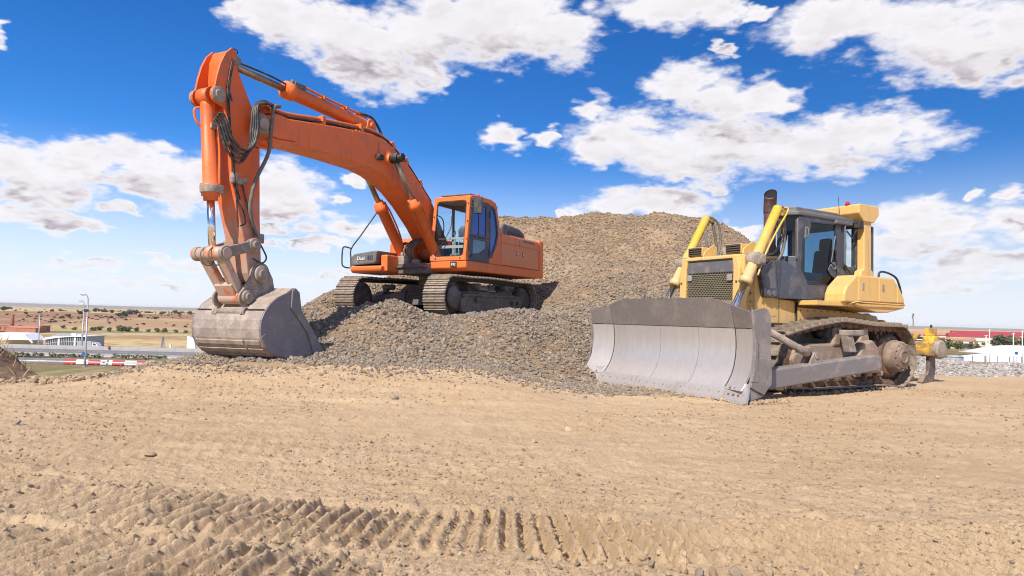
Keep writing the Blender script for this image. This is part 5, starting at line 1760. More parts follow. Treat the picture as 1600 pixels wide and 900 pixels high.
# ---- stick
sp = [(7.40, 4.77), (7.28, 4.66), (7.26, 4.50), (6.93, 3.92), (6.73, 3.62), (6.70, 3.28), (6.655, 1.89), (6.60, 1.05), (6.52, .88), (6.56, .74), (6.70, .66), (6.84, .70), (6.91, .86), (6.99, 1.36), (7.31, 2.48), (7.37, 3.08), (7.42, 3.5), (7.46, 3.80), (7.50, 4.2), (7.48, 4.55)]
b = MB().prism(sp, -.235, .235)
stick = b.build('stick', 'orange_stick', EX, .018)
fl = [(7.40, 4.80), (7.30, 4.74), (7.26, 4.60), (7.34, 4.50), (7.30, 4.1), (7.36, 3.75), (7.42, 3.55), (7.50, 3.68), (7.62, 3.72)]+arc(7.66, 3.88, .15, -70, 60, 5)+[(7.70, 4.20), (7.63, 4.45), (7.53, 4.66)]
for s_ in (-1, 1):
    MB().prism(fl, s_*.215, s_*.262).build('stick_flange', 'orange_stick', stick, .010)
for s_ in (-1, 1):
    for (x_, y_, z_, pr_) in ((7.67, .26, 3.88, [(0, .14), (.04, .14), (.045, .08), (.07, .08)]), (6.84, .375, 3.56, [(0, .19), (.07, .19), (.075, .11), (.12, .11)]),
                              (6.72, .235, .84, [(0, .16), (.06, .16)]), (6.86, .235, 1.36, [(0, .12), (.05, .12), (.055, .07), (.10, .07)])):
        MB().rev((x_, s_*y_, z_), (0, s_, 0), pr_, 22).build('pin_boss', 'mud_steel', stick, .008)
MB().cyl((7.27, -.27, 4.60), (7.27, .27, 4.60), .08).build('arm_pin', 'mud_steel', stick)
b = MB()
b.span(7.30, 7.312, -.20, .236, 2.86, 2.872); b.span(6.72, 6.98, .235, .2385, 3.16, 3.175)
b.build('weld_seam', 'seam_dark', stick)
# hose loops hanging from boom tip to stick
b = MB()
for k in range(4):
    y_ = .30+.035*k; dz = .07*k
    b.tube([(6.45, y_, 3.98), (6.72, y_+.06, 4.02-.3*dz), (6.98, y_+.07, 3.85), (7.05-.02*k, y_+.09, 3.45), (7.08, y_+.09, 3.05+.3*dz), (7.26, y_+.05, 2.78+dz), (7.48, y_, 2.95+dz), (7.62, y_-.03, 3.30+dz), (7.70, y_-.08, 3.46+.4*dz)], .026, 8)
b.build('hose_loop', 'hose_rubber', stick)
b = MB()
b.tube([(6.42, .42, 4.00), (6.60, .46, 3.92), (6.66, .47, 3.5), (6.70, .45, 3.05), (6.92, .38, 2.5), (6.98, .33, 2.0), (6.82, .29, 1.62), (6.68, .26, 1.50)], .034, 8)
b.build('long_hose', 'hose_dusty', stick)
b = MB().box((6.69, .27, 1.50), (.15, .09, .17)).box((7.20, .26, 2.47), (.30, .08, .11)).cyl((7.06, .26, 2.50), (7.06, .32, 2.50), .05).box((7.28, .26, 2.52), (.10, .10, .16))
b.build('hose_clamp', 'mud_steel', stick, .01)
b = MB()
for (dy, dx) in ((.25, 0), (.27, .05)):
    b.tube([(7.34+dx, dy, 4.60), (7.44+dx, dy+.02, 4.1), (7.42+dx, dy+.02, 3.6), (7.35+dx, dy+.03, 3.0), (7.27+dx*.6, dy+.03, 2.5), (7.15+dx*.4, dy+.02, 2.15)], .014, 6)
b.tube([(7.28, .26, 2.46), (7.23, .29, 2.15), (7.10, .30, 1.95), (7.03, .28, 1.75), (7.13, .27, 1.68)], .014, 6)
b.tube([(7.22, .26, 2.46), (7.24, .29, 2.1), (7.20, .28, 1.8), (7.17, .26, 1.66)], .014, 6)
b.tube([(7.12, .28, 2.42), (6.98, .30, 1.95), (6.88, .30, 1.65), (6.70, .36, 1.32), (6.62, .38, 1.15), (6.70, .36, 1.05), (6.86, .30, 1.12)], .015, 6)
b.tube([(7.70, .20, 3.98), (7.60, .24, 4.10), (7.45, .26, 4.02), (7.38, .27, 3.85)], .014, 6)
b.build('grease_line', 'hose_rubber', stick)
b = MB().tube([(7.30, .05, 4.78), (7.22, .05, 4.87), (7.12, .05, 4.88), (7.10, .05, 4.83), (7.20, .05, 4.80)], .010, 6)
b.build('cable_loop', 'hose_rubber', stick)
MB().tube([(7.24, .07, 4.66), (6.4, .07, 4.66), (5.9, .07, 4.62)], .018, 6).build('cylinder_hose', 'hose_rubber', acy)

# bucket cylinder
p0 = Vector((7.67, .0, 3.88)); p1 = Vector((7.48, -.0, 1.17)); d_ = (p1-p0).normalized(); ln = (p1-p0).length
b = MB().rev(p0+Vector((0, -.13, 0)), (0, 1, 0), [(0, .15), (.26, .15)], 20)
b.rev(p0, d_, [(.0, .10), (.16, .122), (1.50, .122), (1.505, .165), (1.60, .165), (1.605, .150), (1.72, .150), (1.725, .12), (1.80, .12)], 22)
bcy = b.build('bucket_cylinder', 'orange_stick', EX)
MB().rev(p0, d_, [(1.78, .066), (ln, .066)], 18).build('piston_rod', 'chrome', bcy)
b = MB().rev(p0, d_, [(1.53, .172), (1.66, .172)], 22)
b.box(p0+d_*1.60+Vector((-.10, .12, 0)), (.10, .10, .14)).box(p0+d_*.52+Vector((-.12, .08, 0)), (.34, .12, .09))
b.build('gland_collar', 'mud_steel', bcy, .008)
b = MB().tube([p0+d_*.52+Vector((-.08, .13, 0)), p0+d_*.9+Vector((-.10, .14, 0)), p0+d_*1.4+Vector((-.08, .14, 0)), p0+d_*1.58+Vector((-.09, .13, 0))], .022)
b.tube([p0+d_*.18+Vector((.05, -.10, 0)), p0+d_*.25+Vector((.16, -.14, 0)), p0+d_*.45+Vector((.14, -.12, 0)), p0+d_*.55+Vector((.02, -.08, 0))], .022)
b.build('cylinder_pipe', 'orange_paint', bcy)

# linkage
b = MB()
b.rev((7.48, -.40, 1.17), (0, 1, 0), [(0, .09), (.03, .115), (.32, .115), (.325, .13), (.48, .13), (.485, .115), (.74, .115), (.78, .09)], 22)
b.rev((7.48, -.41, 1.17), (0, 1, 0), [(0, .125), (.035, .125)], 22)
pinl = b.build('link_pin', 'orange_link', EX)
for s_ in (-1, 1):
    b = MB()
    b.bar((7.50, s_*.33, 1.17), (6.86, s_*.33, 1.36), .19, .05, (0, 1, 0))
    b.rev((6.86, s_*.29, 1.36), (0, s_, 0), [(0, .13), (.08, .13), (.085, .075), (.13, .075)], 18)
    b.rev((7.49, s_*.29, 1.17), (0, s_, 0), [(0, .128), (.08, .128)], 18)
    b.build('guide_link', 'mud_steel', EX, .012)
b = MB()
for s_ in (-1, 1):
    b.bar((7.48, s_*.21, 1.14), (7.08, s_*.17, .52), .13, .20, (0, 1, 0))
b.box((7.10, 0, .58), (.26, .44, .24), Matrix.Rotation(R(-57), 3, 'Y'))
b.rev((7.02, -.25, .42), (0, 1, 0), [(0, .13), (.50, .13)], 20)
b.build('h_link', 'orange_link', EX, .02)
b = MB()
for q in (-.10, .10):
    b.tube([(7.56, q, 1.27), (7.66, q+.02, 1.16), (7.60, q+.04, .98), (7.44, q+.05, .98), (7.38, q+.03, 1.12)], .012, 6)
b.build('grease_line', 'hose_dusty', pinl)

# ---- bucket
BW = .84
ow = [(6.42, .60), (6.58, .50), (6.80, .42), (6.97, .30), (7.09, .16), (7.16, .02), (7.18, -.14), (7.15, -.30), (7.07, -.45), (6.94, -.57), (6.76, -.65), (6.50, -.695), (6.2, -.70), (5.85, -.655)]
rows = [[(x_, -BW, z_), (x_, -BW*.34, z_), (x_, BW*.34, z_), (x_, BW, z_)] for x_, z_ in ow]
b = MB()
inner = [(6.42+(x_-6.42)*.94-.0, z_*.94+.0) for x_, z_ in ow]
poly = ow+[(x_-.03*math.copysign(1, x_-6.3), z_+.035 if z_ < -.3 else z_) for x_, z_ in reversed(inner)]
b.prism(ow+[(5.85, -.60), (6.2, -.645), (6.5, -.64), (6.74, -.60), (6.91, -.525), (7.03, -.42), (7.10, -.28), (7.13, -.14), (7.11, .0), (7.04, .13), (6.93, .26), (6.78, .365), (6.56, .45), (6.42, .54)], -BW, BW)
bucket = b.build('bucket', 'bucket_shell', EX, .006)
side = [(6.42, .60), (6.46, .585), (6.60, .50)]+ow[2:13]+[(5.85, -.66), (5.62, -.62), (5.66, -.55), (6.26, .17), (6.33, .50)]
for s_ in (-1, 1):
    sd = MB().prism(side, s_*BW, s_*(BW+.035)).build('side_plate', 'bucket_side', bucket, .008)
    MB().prism([(6.40, .60), (6.47, .56), (6.50, .24), (6.08, -.22), (5.90, -.62), (5.60, -.61), (5.68, -.50), (6.24, .20), (6.30, .52)], s_*(BW+.03), s_*(BW+.065)).build('side_cutter', 'bucket_side', sd, .008)
    MB().prism([(6.62, -.655), (6.2, -.70), (5.86, -.66), (5.9, -.55), (6.2, -.585), (6.7, -.53), (7.0, -.36), (7.08, -.22), (7.16, -.28), (7.05, -.46), (6.92, -.57)], s_*(BW+.03), s_*(BW+.05)).build('wear_plate', 'bucket_side', sd, .006)
# wear strips across the back
for (i, t) in ((7, .5), (8, .5), (9, .5), (10, .4)):
    a = Vector((ow[i][0], 0, ow[i][1])); c = Vector((ow[i+1][0], 0, ow[i+1][1]))
    m_ = a.lerp(c, t); tn = (c-a).normalized(); nn = Vector((-tn.z, 0, tn.x))
    if nn.x*(m_.x-6.4)+nn.z*(m_.z+.1) < 0:
        nn = -nn
    x_ = tn; z_ = nn; y_ = z_.cross(x_)
    rot = Matrix((x_, y_, z_)).transposed()
    L0 = MB().box(m_+nn*.010+Vector((0, -.20, 0)), (.085, 1.22, .028), rot)
    L0.box(m_+nn*.008+Vector((0, .62, 0)), (.085, .36, .026), rot)
    L0.build('wear_strip', 'bucket_shell', bucket, .006)
MB().box((7.075, 0, .20), (.02, 1.68, .02)).build('weld_seam', 'seam_dark', bucket)
# teeth
for k in range(5):
    y_ = -BW+.06+(2*BW-.12)*k/4
    b = MB().prism([(5.98, -.70), (5.98, -.58), (5.72, -.55), (5.40, -.60), (5.40, -.625), (5.72, -.68)], y_-.055, y_+.055)
    b.build('tooth', 'bucket_side', bucket, .012)
MB().span(5.72, 6.0, -BW, BW, -.665, -.60).build('lip', 'bucket_side', bucket, .01)
# hooked ears that take both pins
ear = [(6.36, .52), (6.42, .78)]+arc(6.70, .86, .20, 165, 20, 7)+[(6.93, .80), (7.10, .56)]+arc(7.02, .40, .17, 55, -60, 6)+[(7.14, .12), (7.08, .06), (6.80, .38), (6.55, .44)]
for s_ in (-1, 1):
    e_ = MB().prism(ear, s_*.30, s_*.35).build('bucket_ear', 'mud_steel', bucket, .012)
    b = MB().rev((6.72, s_*.35, .84), (0, s_, 0), [(0, .16), (.06, .16), (.065, .085), (.09, .085), (.092, .05)], 22)
    b.rev((7.02, s_*.35, .42), (0, s_, 0), [(0, .12), (.05, .12), (.055, .07), (.09, .07)], 20)
    b.rev((7.06, s_*.35, .16), (0, s_, 0), [(0, .08), (.06, .08)], 16)
    b.build('ear_boss', 'mud_steel', e_, .006)
MB().cyl((7.06, -.36, .16), (7.06, .36, .16), .06).cyl((7.02, -.36, .42), (7.02, .36, .42), .065).cyl((6.72, -.4, .84), (6.72, .4, .84), .07).build('bucket_pin', 'mud_steel', bucket)
MB().prism([(6.40, .54), (6.50, .60), (6.75, .60), (6.98, .34), (6.90, .30), (6.6, .46)], -.30, .30).build('torque_tube', 'mud_steel', bucket, .02)

# ================================================================ bulldozer (local axes: X forward, Y left, Z up)
DZ = empty('bulldozer', (5.668, 14.425, 0.0), (0, 0, 3.6855))
tag(DZ, 'yellow crawler bulldozer with a wide bare steel blade standing on the dirt beside the heap', 'bulldozer')

mat('drive_mud', (0.19, 0.135, 0.10), 0.9, col2=(0.30, 0.22, 0.165), amt=0.5, scale=4, bump=0.6, bscale=20, fine=0.2)
dp = arc(1.30, .60, .56, -60, 62, 7)
dtop = [(.85, 1.245), (.35, 1.315), (-.15, 1.365), (-.75, 1.335), (-1.3, 1.30)]
dr = arc(-2.05, .655, .645, 100, 262, 9)
dbot = [(-1.5, .065), (-.5, .06), (.4, .06), (.9, .07)]
DPTS = (dp+dtop+dr+dbot)[::-1]
dz_shoe = shoe_mesh('track_shoe', .235, .61, [(-.105, .068, .020)], 'track_shoe', .024)
dz_link = link_mesh('track_link', .235, .10, .135, 'link_rust')
TY = 1.075
for yc in (TY, -TY):
    sg = 1 if yc > 0 else -1
    crawler(DZ, yc, DPTS, .235, dz_shoe, dz_link, .135, 'track_dark')
    b = MB()
    b.prism([(-1.35, .36), (1.0, .34), (1.0, .86), (.75, .92), (-.9, .92), (-1.25, .80)], yc-.19, yc+.17)
    tf = b.build('track_frame', 'mud_caked', DZ, .05)
    b = MB().rev((1.30, yc-.17, .60), (0, 1, 0), [(0, .18), (.03, .40), (.10, .425), (.13, .44), (.21, .44), (.24, .425), (.31, .40), (.34, .18)], 28)
    b.build('idler_wheel', 'link_rust', tf)
    b = MB()
    b.prism([(.72, .40), (1.32, .42), (1.36, .62), (1.28, .80), (.80, .86)], yc+sg*.16, yc+sg*.24)
    b.rev((1.25, yc+sg*.22, .62), (0, sg, 0), [(0, .13), (.05, .12)], 18)
    b.build('idler_bracket', 'mud_caked', tf, .02)
    b = MB()
    for k in range(22):
        a = 2*math.pi*k/22
        b.box((-2.05+.50*math.cos(a), yc, .655+.50*math.sin(a)), (.13, .07, .075), Matrix.Rotation(-a, 3, 'Y'))
    b.rev((-2.05, yc-.14, .655), (0, 1, 0), [(0, .40), (.07, .475), (.21, .475), (.28, .40)], 32)
    b.build('sprocket', 'link_rust', tf)
    b = MB().rev((-2.05, yc+sg*.10, .655), (0, sg, 0), [(0, .34), (.12, .34), (.14, .325), (.24, .315), (.26, .30), (.265, .25), (.285, .245), (.29, .15), (.315, .145), (.32, .11), (.30, .10)], 36)
    for k in range(12):
        a = 2*math.pi*k/12
        b.cyl((-2.05+.275*math.cos(a), yc+sg*.36, .655+.275*math.sin(a)), (-2.05+.275*math.cos(a), yc+sg*.385, .655+.275*math.sin(a)), .024, n=6)
    b.build('final_drive', 'drive_mud', tf, .006)
    for k in range(7):
        x0 = -1.42+k*.385
        b = MB().rev((x0, yc-.20, .25), (0, 1, 0), [(0, .05), (.03, .10), (.09, .10), (.10, .135), (.14, .135), (.15, .10), (.25, .10), (.26, .135), (.30, .135), (.31, .10), (.37, .10), (.40, .05)], 16)
        b.build('track_roller', 'link_rust', tf)
        if sg > 0:
            MB().box((x0, yc+.235, .31), (.20, .07, .10)).build('roller_cap', 'mud_caked', tf, .02)
    for x0 in (-.12, -.98):
        b = MB().rev((x0+.22, yc-.20, 1.12), (0, 1, 0), [(0, .05), (.02, .105), (.12, .105), (.14, .13), (.17, .105), (.33, .105), (.36, .05)], 16)
        b.build('carrier_roller', 'black_part', tf)
        b = MB().prism([(x0-.24, .86), (x0+.20, .86), (x0+.13, 1.05), (x0+.16, 1.22), (x0-.12, 1.25), (x0-.16, 1.06)], yc+sg*.02, yc+sg*.20)
        b.build('roller_post', 'mud_caked', tf, .045)
    b = MB()
    b.prism([(-1.35, .33), (-.62, .33), (-.55, .50), (-.60, .78), (-.72, .95), (-1.05, 1.0), (-1.25, .84), (-1.32, .6)], yc+sg*.15, yc+sg*.34)
    b.build('track_guard', 'mud_caked', tf, .05)
    # step that stands on the push arm trunnion
    b = MB().prism([(-.30, .76), (-.10, .76), (.02, 1.10), (-.16, 1.12)], yc+sg*.30, yc+sg*.46)
    b.span(-.52, .02, yc+sg*.28, yc+sg*.48, 1.08, 1.19)
    b.build('foot_step', 'mud_steel', tf, .015)
    # push arm
    ya = sg*1.70
    b = MB().prism([(2.62, .16), (2.72, .22), (2.72, .42), (2.62, .50), (-.42, .72), (-.62, .70), (-.66, .48), (-.48, .415)], ya-.13, ya+.13)
    pa = b.build('push_arm', 'blade_side', DZ, .03)
    b = MB().prism([(1.10, .60), (1.55, .55), (1.40, .78), (1.28, .80)], ya-.10, ya-.06).prism([(1.10, .60), (1.55, .55), (1.40, .78), (1.28, .80)], ya+.06, ya+.10)
    b.cyl((1.34, ya-.12, .72), (1.34, ya+.12, .72), .055)
    b.build('brace_bracket', 'mud_steel', pa, .008)
    b = MB().cyl((-.55, ya-.22, .57), (-.55, ya+.05, .57), .14)
    b.span(-.74, -.40, sg*1.33, ya-sg*.10, .45, .70)
    b.build('trunnion', 'mud_caked', pa, .02)
    q0 = Vector((1.34, ya, .72)); q1 = Vector((2.90, ya-sg*.02, 1.30)); d_ = (q1-q0).normalized()
    b = MB().rev(q0, d_, [(-.05, .05), (.12, .05), (.13, .075), (.40, .075), (.42, .062), ((q1-q0).length, .062)], 16)
    b.build('tilt_brace', 'mud_steel', DZ)
    b = MB().rev((2.62, ya, .33), (1, 0, 0), [(0, .12), (.25, .12)], 14).cyl((2.78, ya-.16, .33), (2.78, ya+.16, .33), .09)
    b.build('arm_joint', 'blade_side', pa, .01)

# ---- blade
FRONT = [(3.46, .20), (3.37, .30), (3.285, .42), (3.225, .56), (3.19, .72), (3.178, .88), (3.185, 1.03), (3.21, 1.18)]


def wing_dx(y_):
    return max(0, abs(y_)-1.58)*.34


def blade_strip(y0, y1, prof, ny=5, th_=.045):
    rows = []
    for x_, z_ in prof:
        rows.append([(x_+wing_dx(y0+(y1-y0)*k/ny), y0+(y1-y0)*k/ny, z_) for k in range(ny+1)])
    return MB().sheet(rows, (-th_, 0, 0))


bl = None
for (y0, y1) in ((-1.545, -.205), (-.195, .755), (.765, 1.565)):
    o = blade_strip(y0, y1, FRONT).build('mouldboard_panel' if bl else 'blade', 'blade_polished', bl or DZ)
    bl = bl or o
for (y0, y1) in ((-2.05, -1.575), (1.595, 2.05)):
    blade_strip(y0, y1, FRONT).build('blade_wing', 'blade_polished', bl)
for yy in (-1.56, 1.58):
    rows = [[(x_-.012, yy-.017, z_), (x_-.012, yy+.017, z_)] for x_, z_ in FRONT+[(3.24, 1.45)]]
    MB().sheet(rows, (-.03, 0, 0)).build('blade_seam', 'seam_dark', bl)
# spill plate along the top
def top_z(y_):
    return float(np.interp(abs(y_), [0, 1.16, 1.75, 2.06], [1.70, 1.70, 1.53, 1.46]))


for (y0, y1, ny) in ((-1.55, 1.57, 14), (-2.05, -1.57, 4), (1.59, 2.05, 4)):
    rows = []
    for k in range(5):
        r_ = []
        for j in range(ny+1):
            y_ = y0+(y1-y0)*j/ny
            z_ = 1.195+(top_z(y_)-1.195)*k/4
            r_.append((3.218+.13*max(0, (z_-1.195)/.5)+wing_dx(y_), y_, z_))
        rows.append(r_)
    MB().sheet(rows, (-.04, 0, 0), False).build('spill_plate', 'blade_dark', bl, .004)
MB().span(3.175, 3.20, -1.54, 1.56, 1.165, 1.20).build('spill_joint', 'mud_steel', bl)
# cutting edges with bolts, end bits
EDGE = [(3.555, .015), (3.545, .055), (3.475, .19), (3.45, .225)]
for (y0, y1) in ((-1.62, -.535), (-.53, .53), (.535, 1.62)):
    e_ = MB().sheet([[(x_, y0, z_), (x_, y1, z_)] for x_, z_ in EDGE], (-.045, 0, -.01), False).build('cutting_edge', 'blade_edge', bl, .004)
    b = MB()
    n_ = 5
    for k in range(n_):
        yy = y0+(y1-y0)*(k+.5)/n_
        b.rev((3.495, yy, .135), (.88, 0, .48), [(0, .020), (.018, .016)], 8)
    b.build('edge_bolts', 'mud_steel', e_)
for s_ in (-1, 1):
    rows = []
    for x_, z_ in [(3.565, .0), (3.55, .05), (3.47, .20), (3.40, .315)]:
        rows.append([(x_+.0, s_*1.625, z_), (x_+.10+.03*(z_ < .1), s_*(2.09+.12*(z_ < .1)+.06*(.1 < z_ < .25)), z_)])
    e_ = MB().sheet(rows, (-.05, 0, -.01), False).build('end_bit', 'blade_edge', bl, .006)
    b = MB()
    for (yy, zz) in ((1.74, .12), (1.86, .12), (1.98, .12), (1.74, .22), (1.86, .22), (1.98, .22)):
        b.rev((3.54-.5*(zz-.02)*.75+(yy-1.625)*.22, s_*yy, zz), (.88, 0, .48), [(0, .024), (.016, .02)], 8)
    b.build('edge_bolts', 'link_rust', e_)
    # side plate closing the end of the blade
    sp_ = [(3.52, .22), (3.42, .34), (3.36, .55), (3.335, .85), (3.345, 1.15), (3.40, 1.475), (3.12, 1.53), (3.02, 1.50), (2.95, 1.40), (2.93, .30), (3.12, .10), (3.42, .04), (3.52, .10)]
    sd = MB().prism(sp_, s_*2.05, s_*2.09).build('side_plate', 'blade_side', bl, .006)
    MB().prism([(3.46, .26), (3.40, .40), (3.38, .70), (3.22, .72), (2.96, .70), (2.95, .30), (3.14, .13)], s_*2.088, s_*2.118).build('wear_plate', 'blade_side', sd, .006)
    MB().prism([(3.44, .34), (3.38, .55), (3.355, .85), (3.36, 1.02), (3.29, 1.02), (3.29, .34)], s_*2.088, s_*2.125).build('edge_strip', 'blade_side', sd, .006)
# back of the blade: ribs and box section
b = MB()
for yy in np.linspace(-1.8, 1.8, 9):
    b.prism([(3.20, .25), (3.15, 1.5), (2.98, 1.35), (2.92, .9), (2.95, .3)], yy-.02, yy+.02)
b.span(2.93, 3.16, -1.98, 1.98, .55, .85)
b.span(2.98, 3.20, -1.98, 1.98, 1.38, 1.46)
b.span(2.96, 3.36, -1.98, 1.98, .20, .30)
b.build('blade_ribs', 'blade_side', bl, .006)

# ---- hull, hood, radiator guard
b = MB()
b.prism([(2.02, .95), (2.12, 1.2), (2.12, 1.70), (1.4, 1.72), (-1.55, 1.62), (-2.35, 1.25), (-2.35, .75), (-1.6, .55), (1.4, .60)], -.68, .68)
b.build('hull', 'mud_steel', DZ, .03)
b = MB()
b.prism([(1.95, 1.28), (1.98, 1.74), (1.62, 2.45), (1.00, 2.50), (1.00, 1.76), (.53, 1.74), (.53, 1.28)], -.76, .76)
b.prism([(.51, 1.33), (.51, 1.62), (-1.55, 1.55), (-1.75, 1.42), (-1.55, 1.28)], -.80, .80)
hull = b.build('engine_side', 'yellow_paint', DZ, .02)
b = MB()
for k in range(7):
    b.cyl((1.85-.0*k, .755, 1.38+.15*k if k < 4 else 1.85), (1.85, .772, 1.38+.15*k if k < 4 else 1.85), .018, n=6)
for k in range(9):
    b.cyl((.42-.22*k, .795, 1.55), (.42-.22*k, .81, 1.55), .017, n=6); b.cyl((.42-.22*k, .795, 1.38), (.42-.22*k, .81, 1.38), .017, n=6)
for zz in (1.45, 1.75, 2.05):
    for yy in (-.70, .70):
        b.cyl((2.13-.03*(zz-1.7), yy, zz), (2.185-.03*(zz-1.7), yy, zz), .022, n=6)
tag(b.build('panel_bolts', 'bolt_head', hull), kind='stuff')
for (zz, z2) in ((1.95, 2.25), (1.42, 1.66)):
    MB().span(1.10, 1.50, .757, .766, zz, z2).build('access_cover', 'yellow_paint', hull, .006)
b = MB().span(1.02, 1.03, .755, .765, 1.30, 2.40).span(.515, .525, .76, .803, 1.30, 1.74)
b.build('panel_seam', 'seam_dark', hull)
gz0, gz1 = 1.40, 2.56


def gm(u, v, w_):     # grille plane, leaning back a little
    return (2.15-.035*(v-1.7)+w_, u, v)


b = MB()
b.ring([(-.76, 1.35), (.76, 1.35), (.76, 2.30), (.70, 2.54), (-.70, 2.54), (-.76, 2.30)], [(-.60, 1.50), (.60, 1.50), (.60, 2.30), (.57, 2.49), (-.57, 2.49), (-.60, 2.30)], -.08, .02, gm)
b.prism([(2.13, 1.30), (2.10, 2.50), (2.02, 2.57), (1.75, 2.57), (1.68, 2.35), (1.70, 1.30)], .62, .76).prism([(2.13, 1.30), (2.10, 2.50), (2.02, 2.57), (1.75, 2.57), (1.68, 2.35), (1.70, 1.30)], -.76, -.62)
b.prism([(2.11, 2.50), (2.06, 2.575), (.95, 2.60), (.95, 2.52), (2.05, 2.48)], -.70, .70)
rg_ = b.build('radiator_guard', 'yellow_top', DZ, .025)
b = MB().prism([(-.61, 1.48), (.61, 1.48), (.61, 2.49), (-.61, 2.49)], -.10, -.09, gm)
b.build('radiator_core', 'matt_black', rg_)
b = MB().prism([(-.60, 2.24), (.60, 2.24), (.575, 2.495), (-.575, 2.495)], -.05, -.02, gm)
b.build('grille_header', 'grey_cover', rg_, .006)


def grille_sheet():
    """pierced plate: rows of holes, as one mesh"""
    m_ = MB()
    nx_, nz_ = 30, 20
    x0, x1, z0, z1 = -.60, .60, 1.50, 2.24
    cw_, ch_ = (x1-x0)/nx_, (z1-z0)/nz_
    for j in range(nz_):
        for i in range(-1, nx_):
            cx_ = x0+cw_*(i+.5+(.5 if j % 2 else 0)); cz_ = z0+ch_*(j+.5)
            a_, c_ = max(x0, cx_-cw_/2), min(x1, cx_+cw_/2)
            if c_-a_ < cw_*.9:
                if c_ > a_:
                    m_.add([gm(u, v, -.03) for u, v in ((a_, cz_-ch_/2), (c_, cz_-ch_/2), (c_, cz_+ch_/2), (a_, cz_+ch_/2))], [(0, 1, 2, 3)])
                continue
            o_ = [(cx_+cw_*.5*px, cz_+ch_*.5*pz) for px, pz in ((-1, -1), (0, -1), (1, -1), (1, 0), (1, 1), (0, 1), (-1, 1), (-1, 0))]
            q_ = [(cx_+cw_*.43*math.cos(R(a)), cz_+ch_*.43*math.sin(R(a))) for a in (225, 270, 315, 0, 45, 90, 135, 180)]
            m_.add([gm(u, v, -.03) for u, v in o_+q_], [(k, (k+1) % 8, 8+(k+1) % 8, 8+k) for k in range(8)])
    return m_


mat('grille_plate', (.24, .205, .13), .6, .1, col2=(.20, .17, .12), amt=.6, scale=5)
gr = grille_sheet().build('grille', 'grille_plate', rg_, fix=False)
for (u, v) in ((-.52, 2.15), (.50, 2.13)):
    MB().box(gm(u, v, -.01), (.03, .12, .12)).build('grille_catch', 'blade_edge', rg_, .01)
for yy in (-.56, .42):
    hl = MB().span(1.70, 1.93, yy-.18, yy+.18, 2.60, 2.79).build('headlamp_box', 'yellow_top', DZ, .02)
    MB().span(1.925, 1.945, yy-.17, yy+.17, 2.61, 2.78).build('lamp_face', 'black_part', hl, .006)
    for k in range(4):
        MB().span(1.945, 1.965, yy-.165, yy+.165, 2.62+.042*k, 2.64+.042*k).build('lamp_guard', 'bolt_head', hl, .003)
    MB().prism([(1.55, 2.58), (1.92, 2.58), (1.88, 2.70), (1.62, 2.86), (1.52, 2.80)], yy+.185, yy+.215).build('lamp_bracket', 'yellow_top', hl, .01)
# hood top with its clutter
b = MB()
b.prism([(1.72, 2.55), (1.70, 2.62), (1.05, 2.66), (1.0, 2.55)], -.5, .5)
b.cyl((1.40, -.25, 2.62), (1.40, -.25, 2.80), .06).cyl((1.25, .1, 2.62), (1.25, .1, 2.76), .05)
b.build('hood_top', 'mud_steel', DZ, .02)
b = MB()
for k in range(2):
    b.tube([(1.45, -.62+.06*k, 2.50), (1.50, -.66+.06*k, 2.95), (1.42, -.78+.03*k, 3.15), (1.28, -.86, 3.22)], .026, 8)
b.build('hood_hose', 'hose_dusty', DZ)

# exhaust
b = MB().rev((1.02, .53, 2.45), (0, 0, 1), [(0, .145), (.32, .145), (.34, .122), (.37, .122), (.38, .115), (1.02, .115)], 24)
ex_ = b.build('exhaust_pipe', 'rust_pipe', DZ)
P_ = [Vector((1.02, .53, 3.46)), Vector((1.02, .53, 3.57)), Vector((1.035, .55, 3.70)), Vector((1.09, .60, 3.83))]
rows = []
ps = smooth_path(P_, 4)
for i, q in enumerate(ps):
    t = (ps[min(i+1, len(ps)-1)]-ps[max(i-1, 0)]).normalized()
    if i == len(ps)-1:
        t = Vector((.75, .35, .56)).normalized()
    a_ = t.cross(Vector((0, 1, 0))).normalized(); c_ = t.cross(a_)
    rows.append([q+(a_*math.cos(2*math.pi*k/24)+c_*math.sin(2*math.pi*k/24))*.122 for k in range(25)])
m_ = MB()
n_ = 25
vs = [v for r_ in rows for v in r_]
m_.add(vs, [(i*n_+k, i*n_+k+1, (i+1)*n_+k+1, (i+1)*n_+k) for i in range(len(rows)-1) for k in range(24)], True)
m_.build('exhaust_elbow', 'rust_pipe', ex_, fix=False)
q = ps[-1]; t = Vector((.75, .35, .56)).normalized()
MB().rev(q-t*.05, t, [(0, .112), (.02, .112)], 24).build('exhaust_mouth', 'matt_black', ex_)

